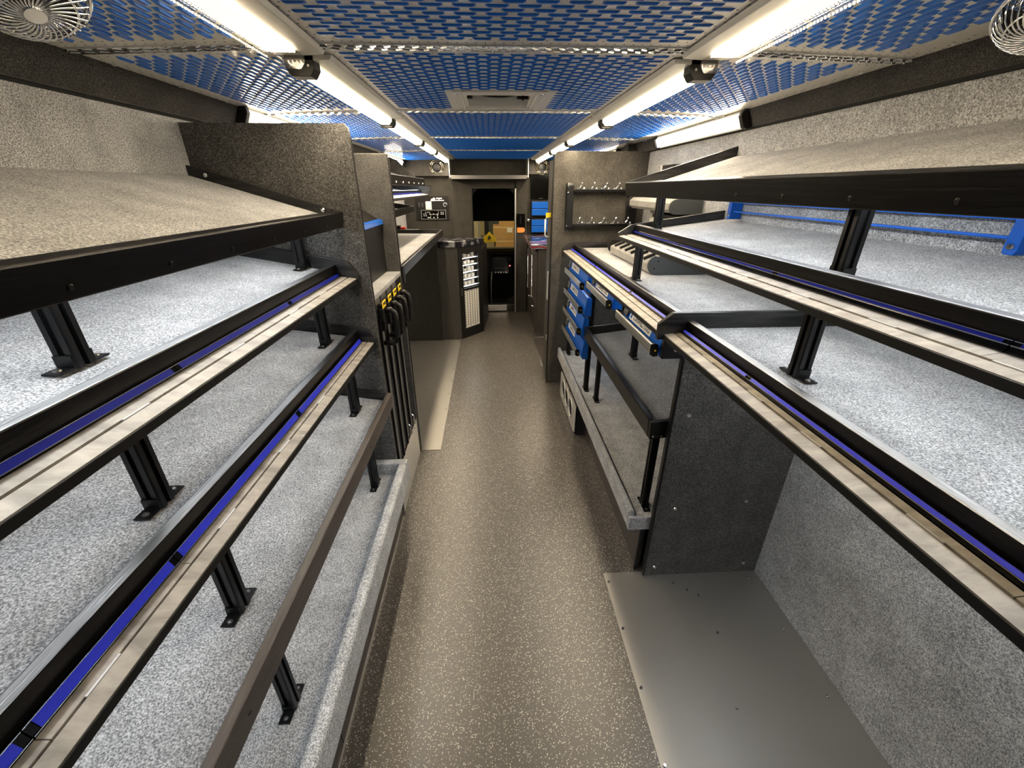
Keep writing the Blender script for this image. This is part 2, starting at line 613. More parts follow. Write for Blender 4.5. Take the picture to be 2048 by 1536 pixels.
cand, panels = [], []
for i in range(len(SEAMS) - 1):
    y0, y1 = SEAMS[i] + .018, SEAMS[i + 1] - .018
    for side in (0, 1, 2):
        if side == 1:
            x0, x1 = LX + .002, RX - .002
        elif side == 0:
            x0, x1 = -1.125, LX - .002
        else:
            x0, x1 = RX + .002, 1.235
        b = MB()
        mgx = .075 if side == 1 else .055
        ys = [y0, y0 + .05, y1 - .05, y1]
        xs = [x0, x0 + mgx, x1 - mgx, x1]
        hatch = (side == 1 and i == 2)
        for a in range(3):
            for c in range(3):
                b.slot(1 if not (a == 1 and c == 1) else 0)
                X0, X1, Y0, Y1 = xs[a], xs[a + 1], ys[c], ys[c + 1]
                rects = [(X0, X1, Y0, Y1)]
                if hatch and a == 1 and c == 1:      # hole for the roof vent
                    hx0, hx1, hy0, hy1 = -.10, .205, 2.03, 2.345
                    rects = [(X0, hx0, Y0, Y1), (hx1, X1, Y0, Y1), (hx0, hx1, Y0, hy0), (hx0, hx1, hy1, Y1)]
                for (X0, X1, Y0, Y1) in rects:
                    vs = [(X0, Y0, zc(X0)), (X1, Y0, zc(X1)), (X1, Y1, zc(X1)), (X0, Y1, zc(X0))]
                    vs += [(x, y, z + .012) for x, y, z in vs]
                    b.add(vs, [(0, 1, 2, 3), (7, 6, 5, 4), (0, 4, 5, 1), (1, 5, 6, 2), (2, 6, 7, 3), (3, 7, 4, 0)])
        p = b.build('ceiling_panel', ['ceiling_sheet', 'ceiling_sheet_dotted'], ceil)
        panels.append(p)
        # louver grid
        if side == 1:
            ny = int((y1 - y0 - .08) / .024)
            for r in range(ny):
                y = y0 + .05 + r * .024
                nx = int((x1 - x0 - 2 * mgx) / .07)
                for k in range(nx + 1):
                    x = x0 + mgx + .03 + k * .07 + (r % 2) * .035
                    if x > x1 - mgx - .015:
                        continue
                    if hatch and -.175 < x < .30 and 1.955 < y < 2.40:
                        continue
                    cand.append((p, (x, y, ZC), True, 0))
        else:
            nx = int((x1 - x0 - .14) / .024)
            for r in range(nx):
                x = x0 + (.10 if side == 0 else .05) + r * .024
                ny = int((y1 - y0 - .1) / .07)
                for k in range(ny + 1):
                    y = y0 + .075 + k * .07 + (r % 2) * .035
                    if y > y1 - .06:
                        continue
                    cand.append((p, (x, y, zc(x)), False, .030 if side == 0 else -.030))
scored = []
for c in cand:
    d = inview(c[1])
    if d:
        scored.append((d, id(c), c))
scored.sort(key=lambda q: q[0])
single = set(q[1] for q in scored[:300])
lm = {}
for key, (ax, tl) in {'c': (True, 0), 'l': (False, .030), 'r': (False, -.030)}.items():
    me = bpy.data.meshes.new('louver')
    me.from_pydata(louver_verts((0, 0, 0), ax, tl), [], lv_f)
    bm = bmesh.new(); bm.from_mesh(me); bmesh.ops.recalc_face_normals(bm, faces=bm.faces); bmesh.ops.reverse_faces(bm, faces=[f for f in bm.faces if f.normal.z > .01]); bm.to_mesh(me); bm.free()
    me.materials.append(M['ceiling_blue'])
    lm[key] = me
rest = {}
for c in cand:
    p, pos, ax, tl = c
    if id(c) in single:
        o = bpy.data.objects.new('louver', lm['c' if ax else ('l' if tl > 0 else 'r')])
        o.location = Vector(pos) - OFF[ceil]
        o.parent = p
        col.objects.link(o)
    else:
        rest.setdefault(p, MB()).add(louver_verts(pos, ax, tl), [f[::-1] for f in lv_f])
for p, b in rest.items():
    stuff(b.build('louvers', 'ceiling_blue', p))

# bright tread strips across each seam, with raised lugs
for i, y in enumerate(SEAMS[1:-1]):
    b = MB()
    hw = .024
    xs = [-1.13, LX, RX, 1.24]
    for a in range(3):
        X0, X1 = xs[a], xs[a + 1]
        vs = [(X0, y - hw, zc(X0) - .001), (X1, y - hw, zc(X1) - .001), (X1, y + hw, zc(X1) - .001), (X0, y + hw, zc(X0) - .001)]
        vs2 = [(x, yy, z - .003) for x, yy, z in vs]
        b.add(vs + vs2, [(0, 1, 2, 3), (7, 6, 5, 4), (0, 4, 5, 1), (1, 5, 6, 2), (2, 6, 7, 3), (3, 7, 4, 0)])
    s = b.build('seam_strip', 'chrome', ceil)
    b = MB()
    k = 0
    x = -1.10
    while x < 1.22:
        for r_ in (-.011, .011):
            s_ = 1 if k % 2 else -1
            k += 1
            cx, cy = x + (.008 if r_ > 0 else 0), y + r_
            z0 = zc(cx) - .004
            q = [(-.010, -.0045 * s_ - .002), (.010, .0045 * s_ - .002), (.010, .0045 * s_ + .002), (-.010, -.0045 * s_ + .002)]
            b._prism([(cx + p_[0], cy + p_[1], z0) for p_ in q], [(cx + p_[0] * .7, cy + p_[1] * .7, z0 - .003) for p_ in q])
        x += .019
        k += 1
    stuff(b.build('tread_lugs', 'chrome', s))
# fixing screws of the ceiling sheets
b = MB()
for x in (LX + .05, RX - .05, -1.09, 1.2):
    y = .4
    while y < 6.1:
        b.lathe((x, y, zc(x)), (0, 0, -1), [(.008, 0), (.008, .002), (.004, .005)], 6)
        y += .17 if abs(x) < .7 else .29
stuff(b.build('sheet_screws', 'satin_silver', ceil))


# ------------------------------------------------------------ lamps
def lens(pr, y0, y1, t, bev=0):
    """six-sided (or four-sided) lens bar: the flat face over the diodes glows most"""
    k = len(pr)
    o = MB().py(pr, y0, y1)
    hot = (k // 2 - 1) + 2
    o.mi = [1] * len(o.mi)
    o.mi[hot] = 0
    return o.build('lens', ['lamp_warm', 'lamp_side'], t, bev)


def ceiling_light(xc, y0, y1, sgn, label, cap_near=True, diodes=False):
    """sgn +1: the wide flange points to the aisle centre on +x"""
    t = thing('ceiling_light', label, 'light', (xc, (y0 + y1) / 2, ZC - .001), 'lamp rows along the ceiling')
    z = ZC - .003
    e0 = y0 + (.05 if cap_near else 0)
    MB().py([(xc - sgn * .05, z), (xc + sgn * .095, z), (xc + sgn * .088, z - .012), (xc + sgn * .04, z - .014), (xc - sgn * .045, z - .014)], y0, y1).build('housing', 'satin_silver', t, .001)
    hw = .034
    if diodes:
        MB().box(xc - .031, xc + .031, e0, y1 - .05, z - .020, z - .0141).build('diode_board', 'lamp_diodes', t)
        pr = [(xc - hw, z - .0145), (xc - hw, z - .028), (xc - hw * .6, z - .045), (xc + hw * .6, z - .045), (xc + hw, z - .028), (xc + hw, z - .0145)]
        MB().py(pr, e0, y1).build('lens', 'clear_lens', t)
    else:
        pr = [(xc - hw, z - .0145), (xc - hw, z - .026), (xc - hw * .6, z - .042), (xc + hw * .6, z - .042), (xc + hw, z - .026), (xc + hw, z - .0145)]
        lens(pr, e0, y1 - .004, t)
    if cap_near:
        pr = [(xc - .042, z - .001), (xc - .042, z - .032), (xc - .028, z - .052), (xc + .028, z - .052), (xc + .042, z - .032), (xc + .042, z - .001)]
        c = MB().py(pr, y0, y0 + .048).build('end_cap', 'black_satin', t, .0015)
        b = MB()
        for dx in (-.024, .024):
            b.lathe((xc + dx, y0 + .0005, z - .026), (0, -1, 0), [(.004, 0), (.003, .0025)], 8)
        b.build('screw', 'satin_silver', c)
    return t


LSEG = [(.42, 1.45), (1.50, 2.60), (2.62, 3.72), (3.75, 4.66), (4.69, 6.12)]
words = ['nearest', 'second', 'third', 'fourth', 'last']
for k, (y0, y1) in enumerate(LSEG):
    for xc, sg, sd in ((-.535, 1, 'left'), (.655, -1, 'right')):
        if k == 0:
            lb = f'nearest lamp of the {sd} ceiling row, clear lens showing rows of diodes'
        else:
            lb = f'{words[k]} lamp from the camera in the {sd} ceiling row, black end cap'
        ceiling_light(xc, y0, y1, sg, lb, k > 0, k == 0)


def cove_light(side, y0, y1, label, group):
    if side < 0:
        p0, p1 = Vector((-1.1005, 0, 2.053)), Vector((-1.133, 0, 1.982))
        nrm = Vector((1, 0, -.457)).normalized()
    else:
        p0, p1 = Vector((1.222, 0, 2.048)), Vector((1.249, 0, 1.988))
        nrm = Vector((-1, 0, -.45)).normalized()
    t = thing('cove_light', label, 'light', ((p0.x + p1.x) / 2, (y0 + y1) / 2, (p0.z + p1.z) / 2), group)
    d = (p1 - p0)

    def P(s, h):
        q = p0 + d * s + nrm * h
        return (q.x, q.z)
    MB().py([P(-.1, .001), P(1.1, .001), P(1.1, .016), P(-.1, .016)], y0, y1).build('housing', 'satin_silver', t, .002)
    lens([P(.0, .0165), P(.12, .034), P(.88, .034), P(1.0, .0165)], y0 + .05, y1 - .03, t)
    for yy in ((y0 - .012, y0 + .018), (y1 - .018, y1 + .012)):
        MB().py([P(-.14, .001), P(1.14, .001), P(1.14, .028), P(.9, .042), P(.1, .042), P(-.14, .028)], yy[0], yy[1]).build('end_cap', 'black_satin', t, .004)


cove_light(-1, 2.255, 3.40, 'cove lamp on the left wall rising behind the tall carpeted divider', 'lamps on the wall coves')
cove_light(-1, 4.95, 6.05, 'far cove lamp on the left wall near the round speaker', 'lamps on the wall coves')
cove_light(1, 2.24, 3.38, 'fully visible cove lamp above the open right shelves', 'lamps on the wall coves')
cove_light(1, 4.35, 5.45, 'cove lamp on the right wall glowing over the tool rack panel top', 'lamps on the wall coves')

# ------------------------------------------------------------ roof vent
t = thing('roof_vent', 'white square roof vent set into the louvered ceiling', 'vent', (.05, 2.18, ZC - .001))
b = MB()
X0, X1, Y0, Y1 = -.136, .242, 1.982, 2.365
for (a0, a1, c0, c1) in ((X0, -.10, Y0, Y1), (.205, X1, Y0, Y1), (-.10, .205, Y0, 2.03), (-.10, .205, 2.345, Y1)):
    b.box(a0, a1, c0, c1, ZC - .009, ZC - .0005)
b.build('flange', 'white_plastic', t, .004)
b = MB()
for (a0, a1, c0, c1) in ((-.10, -.085, 2.03, 2.345), (.19, .205, 2.03, 2.345), (-.085, .19, 2.03, 2.045), (-.085, .19, 2.33, 2.345)):
    b.box(a0, a1, c0, c1, ZC - .002, ZC + .14)
b.build('throat', 'white_plastic', t, .002)
MB().box(-.10, .205, 2.03, 2.345, ZC + .14, ZC + .15).build('lid', 'white_plastic', t)
b = MB()
pts = [(-.08 + .27 * k / 12, ZC + .030 + .02 * (abs(k - 6) / 6) ** 2) for k in range(13)]
b.py([(-.08, ZC + .139)] + pts + [(.19, ZC + .139)], 2.295, 2.31)
b.build('fan_shroud', 'black_satin', t)
MB().lathe((-.074, 2.20, ZC + .008), (0, 0, 1), [(.012, 0), (.012, .05)], 12).build('knob', 'black_satin', t)
b = MB().box(.135, .187, 2.20, 2.212, ZC + .008, ZC + .020)
b.box(.155, .167, 2.20, 2.212, ZC + .004, ZC + .05)
b.build('crank', 'black_satin', t, .003)
b = MB()
for x in (X0 + .016, X1 - .016):
    for y in (Y0 + .02, Y1 - .02):
        b.lathe((x, y, ZC - .009), (0, 0, -1), [(.006, 0), (.004, .003)], 8)
b.build('screw', 'chrome', t)
b = MB()
for (a0, a1) in ((X0 - .028, X0 - .001), (X1 + .001, X1 + .035)):
    MB().box(a0, a1, Y0 - .012, Y1, ZC - .005, ZC - .0008).build('trim_plate', 'ceiling_sheet', t)


# ------------------------------------------------------------ cage fans in the top corners
def fan(c, aim, rad, label):
    c = Vector(c)
    ax = Vector(aim).normalized()
    t = thing('cage_fan', label, 'fan', c, 'chrome cage fans')
    b = MB()
    A, B = b.frame(ax)
    for sgn, dep in ((1, .045), (-1, .035)):
        for k in range(34):
            th0 = 2 * math.pi * k / 34
            pts = []
            for q in range(9):
                s = q / 8
                rr_ = rad * (.14 + .86 * s)
                h = dep * math.sqrt(max(0, 1 - s ** 2.4)) * sgn
                th = th0 + .75 * s * sgn
                pts.append(c + ax * h + A * (rr_ * math.cos(th)) + B * (rr_ * math.sin(th)))
            b.tube(pts, .0017, 5)
    for rr_, h in ((rad, 0), (rad, .008), (rad * .66, .037), (rad * .14, .045), (rad * .66, -.029)):
        b.tube([c + ax * h + A * (rr_ * math.cos(q)) + B * (rr_ * math.sin(q)) for q in [2 * math.pi * j / 36 for j in range(36)]], .003 if rr_ == rad else .002, 6, True)
    stuff(b.build('cage', 'chrome', t, 0, True))
    MB().lathe(c, ax, [(.014, .044), (.014, .047)], 20).build('badge', 'chrome', t)
    b = MB()
    for k in range(4):
        th = math.pi / 2 * k
        d1_ = A * math.cos(th) + B * math.sin(th)
        d2_ = -A * math.sin(th) + B * math.cos(th)
        vs = []
        for (rr_, ww, tw) in ((.02, .018, .012), (.05, .036, .014), (rad * .82, .04, .008)):
            for s in (-1, 1):
                vs.append(c + d1_ * rr_ + d2_ * (ww * s) + ax * (tw * s))
        vs += [v_ + ax * .002 for v_ in vs]
        b.add(vs, [(0, 1, 3, 2), (2, 3, 5, 4), (6, 8, 9, 7), (8, 10, 11, 9), (0, 6, 7, 1), (4, 5, 11, 10), (0, 2, 8, 6), (2, 4, 10, 8), (1, 7, 9, 3), (3, 9, 11, 5)])
    b.build('blades', 'black_satin', t)
    MB().lathe(c, ax, [(.02, .02), (.024, -.01), (.026, -.014), (.026, -.030), (.02, -.034)], 20).build('motor', 'black_satin', t, 0, True)
    e = c - ax * .030
    top = Vector((e.x, e.y, zc(e.x) - .001))
    MB().tube([e, (e + top) / 2, top], .010, 8).build('bracket', 'black_metal', t)
    MB().lathe(top, (0, 0, -1), [(.022, 0), (.022, .004)], 16).build('foot', 'black_metal', t)
    return t


fan((-.735, .90, 2.010), (.42, -.28, -.86), .084, 'chrome cage fan hung under the ceiling above the left shelves')
fan((1.05, .935, 2.014), (-.42, -.28, -.86), .078, 'chrome cage fan hung under the ceiling above the right shelves')


# ------------------------------------------------------------ shelf makers
def lin(p, q, x):
    return p[1] + (q[1] - p[1]) * (x - p[0]) / (q[0] - p[0])


def post(label, x, y, z0, z1, s=.038, group='grooved black shelf posts'):
    parent = thing('shelf_post', label, 'post', (x, y, z0), group)
    h = s / 2
    g, gd = .0055, .007
    pr = []
    for (a, b_) in ((1, 0), (0, 1), (-1, 0), (0, -1)):
        # face centred on direction (a,b_), walking counter-clockwise
        tx, ty = -b_, a
        pr += [(a * h - tx * (h - .003), b_ * h - ty * (h - .003)), (a * h - tx * g, b_ * h - ty * g), (a * (h - gd) - tx * g * .8, b_ * (h - gd) - ty * g * .8),
               (a * (h - gd) + tx * g * .8, b_ * (h - gd) + ty * g * .8), (a * h + tx * g, b_ * h + ty * g), (a * h + tx * (h - .003), b_ * h + ty * (h - .003))]
    p = MB().pz([(x + a, y + b_) for a, b_ in pr], z0, z1).build('shaft', 'black_metal', parent)
    for sg in (-1, 1):
        b = MB()
        b.box(x - .016, x + .016, y + sg * (h + .0005), y + sg * (h + .034), z0 + .0005, z0 + .004)
        b.box(x - .016, x + .016, y + sg * (h + .0005), y + sg * (h + .0035), z0 + .004, z0 + .026)
        b.slot(1).lathe((x, y + sg * (h + .021), z0 + .004), (0, 0, 1), [(.007, 0), (.006, .003), (.003, .004)], 10)
        b.build('foot', ['black_metal', 'dark_metal'], p)
    return parent


def fascia_shelf(name, label, group, back, front, lip, y0, y1, deck_mat, lip_mat, board, board_y, led=None, near_board=None, cross='black_oak_cross', screws=None):
    """back/front: (x,z) of the deck top; lip: polygon; board: polygon of the end board"""
    t = thing(name, label, 'shelf', ((back[0] + front[0]) / 2, (y0 + y1) / 2, min(back[1], front[1]) - .02), group)
    sg = 1 if front[0] > back[0] else -1
    MB().py([back, front, (front[0], front[1] - .02), (back[0], back[1] - .02)], y0, y1).build('deck', deck_mat, t)
    MB().py(lip, y0, board_y[1] if board_y else y1).build('front_rail', lip_mat, t, .003)
    if board:
        MB().py(board, *board_y).build('end_board', cross, t, .002)
    if near_board:
        MB().py(near_board[0], *near_board[1]).build('end_board', cross, t, .002)
    if led:
        MB().box(led[0] - .007, led[0] + .007, y0 + .03, y1 - .06, led[1] - .006, led[1]).build('led_strip', 'led_soft' if name == 'tray_shelf' else 'led_cool', t)
    if screws:
        b = MB()
        for x, z, y in screws:
            b.lathe((x, y, z), (0, -1, 0), [(.0085, 0), (.008, .003), (.004, .0055)], 10)
        b.build('screw', 'chrome', t)
    return t


def ledge_shelf(label, group, back, front, P, y0, y1, board, board_y, joints, led, slots, near_board=None, blue='blue_strip', led_mat='led_cool'):
    """shelf with raised rail, blue label channel and a two-strip pale wooden ledge. P: dict of (x,z) points"""
    t = thing('display_shelf', label, 'shelf', ((back[0] + front[0]) / 2, (y0 + y1) / 2, front[1] - .02), group)
    MB().py([back, front, (front[0], front[1] - .02), (back[0], back[1] - .02)], y0, y1).build('deck', 'carpet_grey', t)
    rb = MB().py(P['rail'], y0, y1)
    rb.mi[3] = 1
    rb.build('rail', ['black_oak', 'black_rail'], t, .003)
    MB().py(P['base'], y0, y1).build('ledge_base', 'black_satin', t, .0015)
    ys = [y0] + joints + [y1]
    for a, b_ in zip(ys[:-1], ys[1:]):
        MB().py(P['strip_back'], a + .0008, b_ - .0008).build('ledge_strip', 'pale_wood', t)
        c = MB().py(P['chan'], a + .001, b_ - .001).build('label_channel', 'black_gloss', t)
        MB().py(P['blue'], a + .012, b_ - .012).build('label_strip', blue, c)
        bb = MB()
        bb.py(P['chr1'], a + .001, b_ - .001)
        bb.py(P['chr2'], a + .001, b_ - .001)
        bb.build('channel_edge', 'chrome', c)
    MB().py(P['strip_front'], y0, y1).build('ledge_strip', 'pale_wood', t)
    for yy in slots:
        MB().py(P['clip'], yy - .03, yy + .03).build('clip', 'satin_silver', t)
    if board:
        MB().py(board, *board_y).build('end_board', 'black_oak_cross', t, .002)
    if near_board:
        MB().py(near_board[0], *near_board[1]).build('end_board', 'black_oak_cross', t, .002)
    if led:
        MB().box(led[0] - .007, led[0] + .007, y0 + .03, y1 - .06, led[1] - .006, led[1]).build('led_strip', led_mat, t)
    return t


def ledge_pts(s, xf, zf, xs, zs, xb, zb, rail_in, rail_out, zr, zrb, blue_lo, blue_hi, g=.0025, low=.06):
    """s: +1 right side (outward = +x), -1 left.  xf,zf front edge; xs slot; xb back of the ledge"""
    P = {}
    th = .009
    P['strip_front'] = [(xf, zf), (xs - s * g, zs), (xs - s * g, zs - th), (xf, zf - th)]
    P['strip_back'] = [(xs + s * g, zs), (xb, zb), (xb, zb - th), (xs + s * g, zs - th)]
    P['base'] = [(xf - s * .003, zf - .001), (xf - s * .003, zf - .019), (rail_out + s * .004, zf - .014), (rail_out + s * .001, zb - th - .001), (xf + s * .0005, zf - th - .0005), (xf - s * .0005, zf - .001)]
    P['rail'] = [(rail_in, zrb), (rail_in, zr + .002), (rail_out, zr), (rail_out, zrb)]
    a, b = Vector((blue_lo[0], blue_lo[1])), Vector((blue_hi[0], blue_hi[1]))
    d = (b - a)
    nn = Vector((-d.y, d.x)).normalized()
    if nn.y < 0:
        nn = -nn

    def q(t_, h):
        v_ = a + d * t_ + nn * h
        return (v_.x, v_.y)
    P['chan'] = [(blue_lo[0], zb - .002), q(0, 0), q(1, 0), (blue_hi[0], zb - .002)]
    P['blue'] = [q(max(low, .08), .0004), q(.91, .0004), q(.91, .0014), q(max(low, .08), .0014)]
    P['chr1'] = [q(max(low - .12, .0), .0004), q(max(low - .02, .06), .0004), q(max(low - .02, .06), .0022), q(max(low - .12, .0), .0022)]
    P['chr2'] = [q(.93, .0004), q(1.0, .0004), q(1.0, .0022), q(.93, .0022)]
    P['clip'] = [(xs - s * .002, zs - .002), (xs + s * .002, zs - .002), (xs + s * .002, zs + .0012), (xs - s * .002, zs + .0012)]
    return P


# ------------------------------------------------------------ left shelves
YN = -.55
G1 = 'shelves of the near left bay'
# S1 sloping top tray
t = fascia_shelf('sloping_shelf', 'sloping top shelf of the left bay, warm lit carpet above a black fascia', G1, (XL + .001, 1.768), (-.628, 1.612),
                 [(-.622, 1.640), (-.596, 1.634), (-.608, 1.573), (-.634, 1.578)], YN, 1.846, 'carpet_grey', 'black_oak',
                 [(XL + .001, 1.803), (-.65, 1.650), (-.635, 1.646), (-.645, 1.580), (XL + .001, 1.735)], (1.847, 1.868), (-.74, 1.612),
                 screws=[(-1.088, 1.768, 1.846), (-.668, 1.642, 1.846)])
b = MB()
for k in range(7):
    y = .42 + k * .21
    b.lathe((-.6035, y, 1.592), (1, 0, -.2), [(.0055, 0), (.004, .0015)], 8)
b.build('screw', 'black_satin', t)
for y, wd in ((.76, 'nearer'), (1.80, 'farther')):
    post(wd + ' grooved post holding the sloping top shelf of the left bay', -.778, y, 1.4215, 1.634)
# S2
P2 = ledge_pts(-1, -.582, 1.367, -.616, 1.3725, -.647, 1.3765, -.684, -.660, 1.428, 1.345, (-.648, 1.3795), (-.656, 1.3915), .004)
t = ledge_shelf('second shelf down in the left bay, pale ledge with a dark blue label strip', G1, (XL + .001, 1.487), (-.685, 1.4005), P2, YN, 1.852,
                [(XL + .001, 1.548), (-.609, 1.437), (-.571, 1.379), (-.571, 1.342), (-.66, 1.350), (XL + .001, 1.455)], (1.853, 1.872),
                [-.1, .82, 1.36], (-.74, 1.389), [.30, .66, .98, 1.3, 1.55], None, 'blue_strip_dark', 'led_soft')
for y, wd in ((.73, 'nearer'), (1.728, 'farther')):
    post(wd + ' grooved post under the second left shelf with dark blue strip', -.716, y, 1.1135, 1.384)
# S3
P3 = ledge_pts(-1, -.552, 1.070, -.583, 1.0735, -.604, 1.0755, -.643, -.619, 1.132, 1.045, (-.6045, 1.0785), (-.6125, 1.0965))
t = ledge_shelf('third shelf down in the left bay, pale ledge with a bright blue label strip', G1, (XL + .001, 1.172), (-.644, 1.1015), P3, YN, 1.862,
                [(XL + .001, 1.234), (-.575, 1.136), (-.541, 1.090), (-.541, 1.045), (-.64, 1.05), (XL + .001, 1.14)], (1.863, 1.876),
                [.32, .60, 1.16], (-.70, 1.086), [.40, .72, 1.0, 1.28], None, 'blue_strip', 'led_soft')
for y, wd in ((.725, 'nearer'), (1.722, 'farther')):
    post(wd + ' grooved post under the third left shelf with bright blue strip', -.640, y, .7835, 1.088)
# S4
t = fascia_shelf('tray_shelf', 'lowest raised tray of the left bay with a thin brown front lip', G1, (XL + .001, .868), (-.531, .766),
                 [(-.530, .804), (-.506, .800), (-.506, .728), (-.530, .728)], YN, 1.858, 'carpet_grey', 'brown_laminate',
                 [(XL + .001, .905), (-.532, .811), (-.532, .745), (XL + .001, .84)], (1.859, 1.876), (-.62, .756))
b = MB()
for y in (.5, 1.45):
    b.lathe((-.5055, y, .765), (1, 0, 0), [(.006, 0), (.005, .001)], 10)
b.build('bolt_hole', 'ink', t)
for y, wd in ((.74, 'nearer'), (1.742, 'farther')):
    post(wd + ' short grooved post between the left floor plinth and brown lipped tray', -.618, y, .338, .758)
# S5 floor plinth
t = thing('carpeted_plinth', 'long low carpeted floor plinth under the left shelves with padded rim', 'plinth', (-.8, .65, 0))
MB().box(XL + .001, -.516, YN, 1.832, .318, .337).build('deck', 'carpet_grey', t)
pr = [(-.515, .272), (-.515, .392), (-.508, .402), (-.478, .402), (-.470, .392), (-.468, .28), (-.474, .272)]
MB().py(pr, YN, 1.832).build('rim', 'carpet_grey', t, .004)
MB().px([(1.833, .272), (1.833, .404), (1.876, .404), (1.876, .272)], XL + .001, -.470).build('rim', 'carpet_grey', t, .006)
ks = [YN, .02, .40, .78, 1.15, 1.52, 1.876]
for a, b_ in zip(ks[:-1], ks[1:]):
    MB().box(-.552, -.536, a + .002, b_ - .002, .012, .271).build('kick_panel', 'brown_laminate', t, .001)
MB().box(-.549, -.533, YN, 1.876, 0.0005, .010).build('floor_strip', 'aluminium', t)
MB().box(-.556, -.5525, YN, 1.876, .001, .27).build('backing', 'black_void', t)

# ------------------------------------------------------------ tall dividers on the left
PA = thing('divider_panel', 'tall charcoal carpeted divider at the far end of the left shelves', 'divider', (-.84, 1.888, 0))
MB().px([(1.878, .0005), (1.878, 1.945), (1.898, 1.945), (1.898, .0005)], XL + .001, -.553).build('board', 'carpet_charcoal', PA)
MB().py([(-.5525, .0005), (-.5525, 1.945), (-.548, 1.945), (-.534, 1.933), (-.531, 1.915), (-.531, .0005)], 1.878, 1.898).build('rounded_edge', 'carpet_charcoal', PA)
b = MB()
b.py([(-.5305, .42), (-.5305, 1.9), (-.5285, 1.9), (-.5285, .42)], 1.890, 1.8978)
b.build('edge_strip', 'black_satin', PA)
PB = thing('divider_panel', 'second tall carpeted divider, beyond the four yellow tagged handles', 'divider', (-.84, 2.53, 0))
MB().px([(2.522, .0005), (2.522, 1.888), (2.545, 1.888), (2.545, .0005)], XL + .001, -.531).build('board', 'carpet_charcoal', PB, .006)
MB().py([(-.5305, .02), (-.5305, 1.87), (-.5265, 1.87), (-.5265, .02)], 2.530, 2.5448).build('edge_strip', 'black_satin', PB)
# pull-out housing between the dividers
t = thing('panel_housing', 'carpet topped housing of the four narrow pull-out panels', 'cabinet', (-.84, 2.2, 0))
MB().box(XL + .001, -.531, 1.9005, 2.5210, 1.255, 1.279).build('top', 'carpet_grey', t, .003)
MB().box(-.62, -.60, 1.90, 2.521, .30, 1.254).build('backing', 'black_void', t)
MB().box(-.562, -.536, 1.9005, 2.5210, .0005, .285).build('kick_plate', 'satin_silver', t, .002)
MB().box(XL + .001, -.5365, 1.90, 2.521, .286, .296).build('bottom', 'black_satin', t)
b = MB()
for y in (2.0, 2.43):
    b.lathe((-.5355, y, .26), (1, 0, 0), [(.007, 0), (.005, .003)], 8)
b.build('screw', 'chrome', t)
ordn = ['nearest', 'second nearest', 'third', 'farthest']
for k in range(4):
    y = 1.975 + k * .125
    t = thing('pull_out_panel', f'{ordn[k]} of four tall narrow pull-out panels with black grip and yellow tag', 'pull-out panel', (-.56, y, .30), 'pull-out panels between the dividers')
    MB().box(-.596, -.540, y - .050, y + .050, .300, 1.250).build('front', 'carpet_charcoal', t, .002)
    MB().box(-.5395, -.526, y - .0485, y - .036, .302, 1.16).build('edge_trim', 'black_metal', t, .002)
    # D grip
    b = MB()
    b.box(-.5395, -.520, y + .005, y + .040, 1.085, 1.20)
    b.build('grip_base', 'black_satin', t, .005)
    pts = [(-.522, y + .022, 1.185), (-.490, y + .022, 1.190), (-.472, y + .022, 1.175), (-.468, y + .022, 1.13), (-.470, y + .022, 1.06), (-.478, y + .022, 1.03), (-.50, y + .022, 1.018), (-.536, y + .022, 1.022)]
    MB().tube(pts, .0135, 10).build('grip', 'black_satin', t, 0, True)
    b = MB().box(-.5395, -.512, y - .032, y + .004, 1.145, 1.205)
    b.lathe((-.525, y - .012, 1.205), (0, 0, 1), [(.011, 0), (.011, .018), (.007, .024)], 10)
    b.build('latch', 'black_satin', t, .003)
    tg = MB().box(-.512, -.5085, y - .034, y + .034, 1.208, 1.240).build('tag', 'yellow', t, .001)
    b = MB()
    for q in range(4):
        b.box(-.5085, -.5078, y - .020 + q * .009, y - .014 + q * .009, 1.222, 1.232)
    b.box(-.5085, -.5078, y + .017, y + .027, 1.215, 1.233)
    b.build('tag_print', 'ink', tg)
    if k > 1:
        MB().tube([(-.535, y, .33), (-.515, y, .345), (-.515, y, .40), (-.535, y, .415)], .006, 8).build('stop', 'chrome', t, 0, True)
# blue edged box in the niche
t = thing('wall_box', 'black box with bright blue front edge in the niche between dividers', 'box', (-.88, 2.30, 1.2795))
MB().py([(-1.0, 1.2795), (-1.0, 1.63), (-.72, 1.63), (-.606, 1.556), (-.606, 1.2795)], 2.10, 2.5205).build('body', 'black_satin', t, .004)
MB().py([(-.6055, 1.540), (-.6055, 1.560), (-.618, 1.568), (-.600, 1.562), (-.594, 1.540)], 2.095, 2.5215).build('edge_trim', 'blue_paint', t, .002)
b = MB()
b.tube([(-.735, 2.12, 1.632), (-.715, 2.24, 1.655), (-.70, 2.36, 1.650), (-.705, 2.46, 1.628)], .008, 8)
b.build('strap', 'blue_paint', t, 0, True)

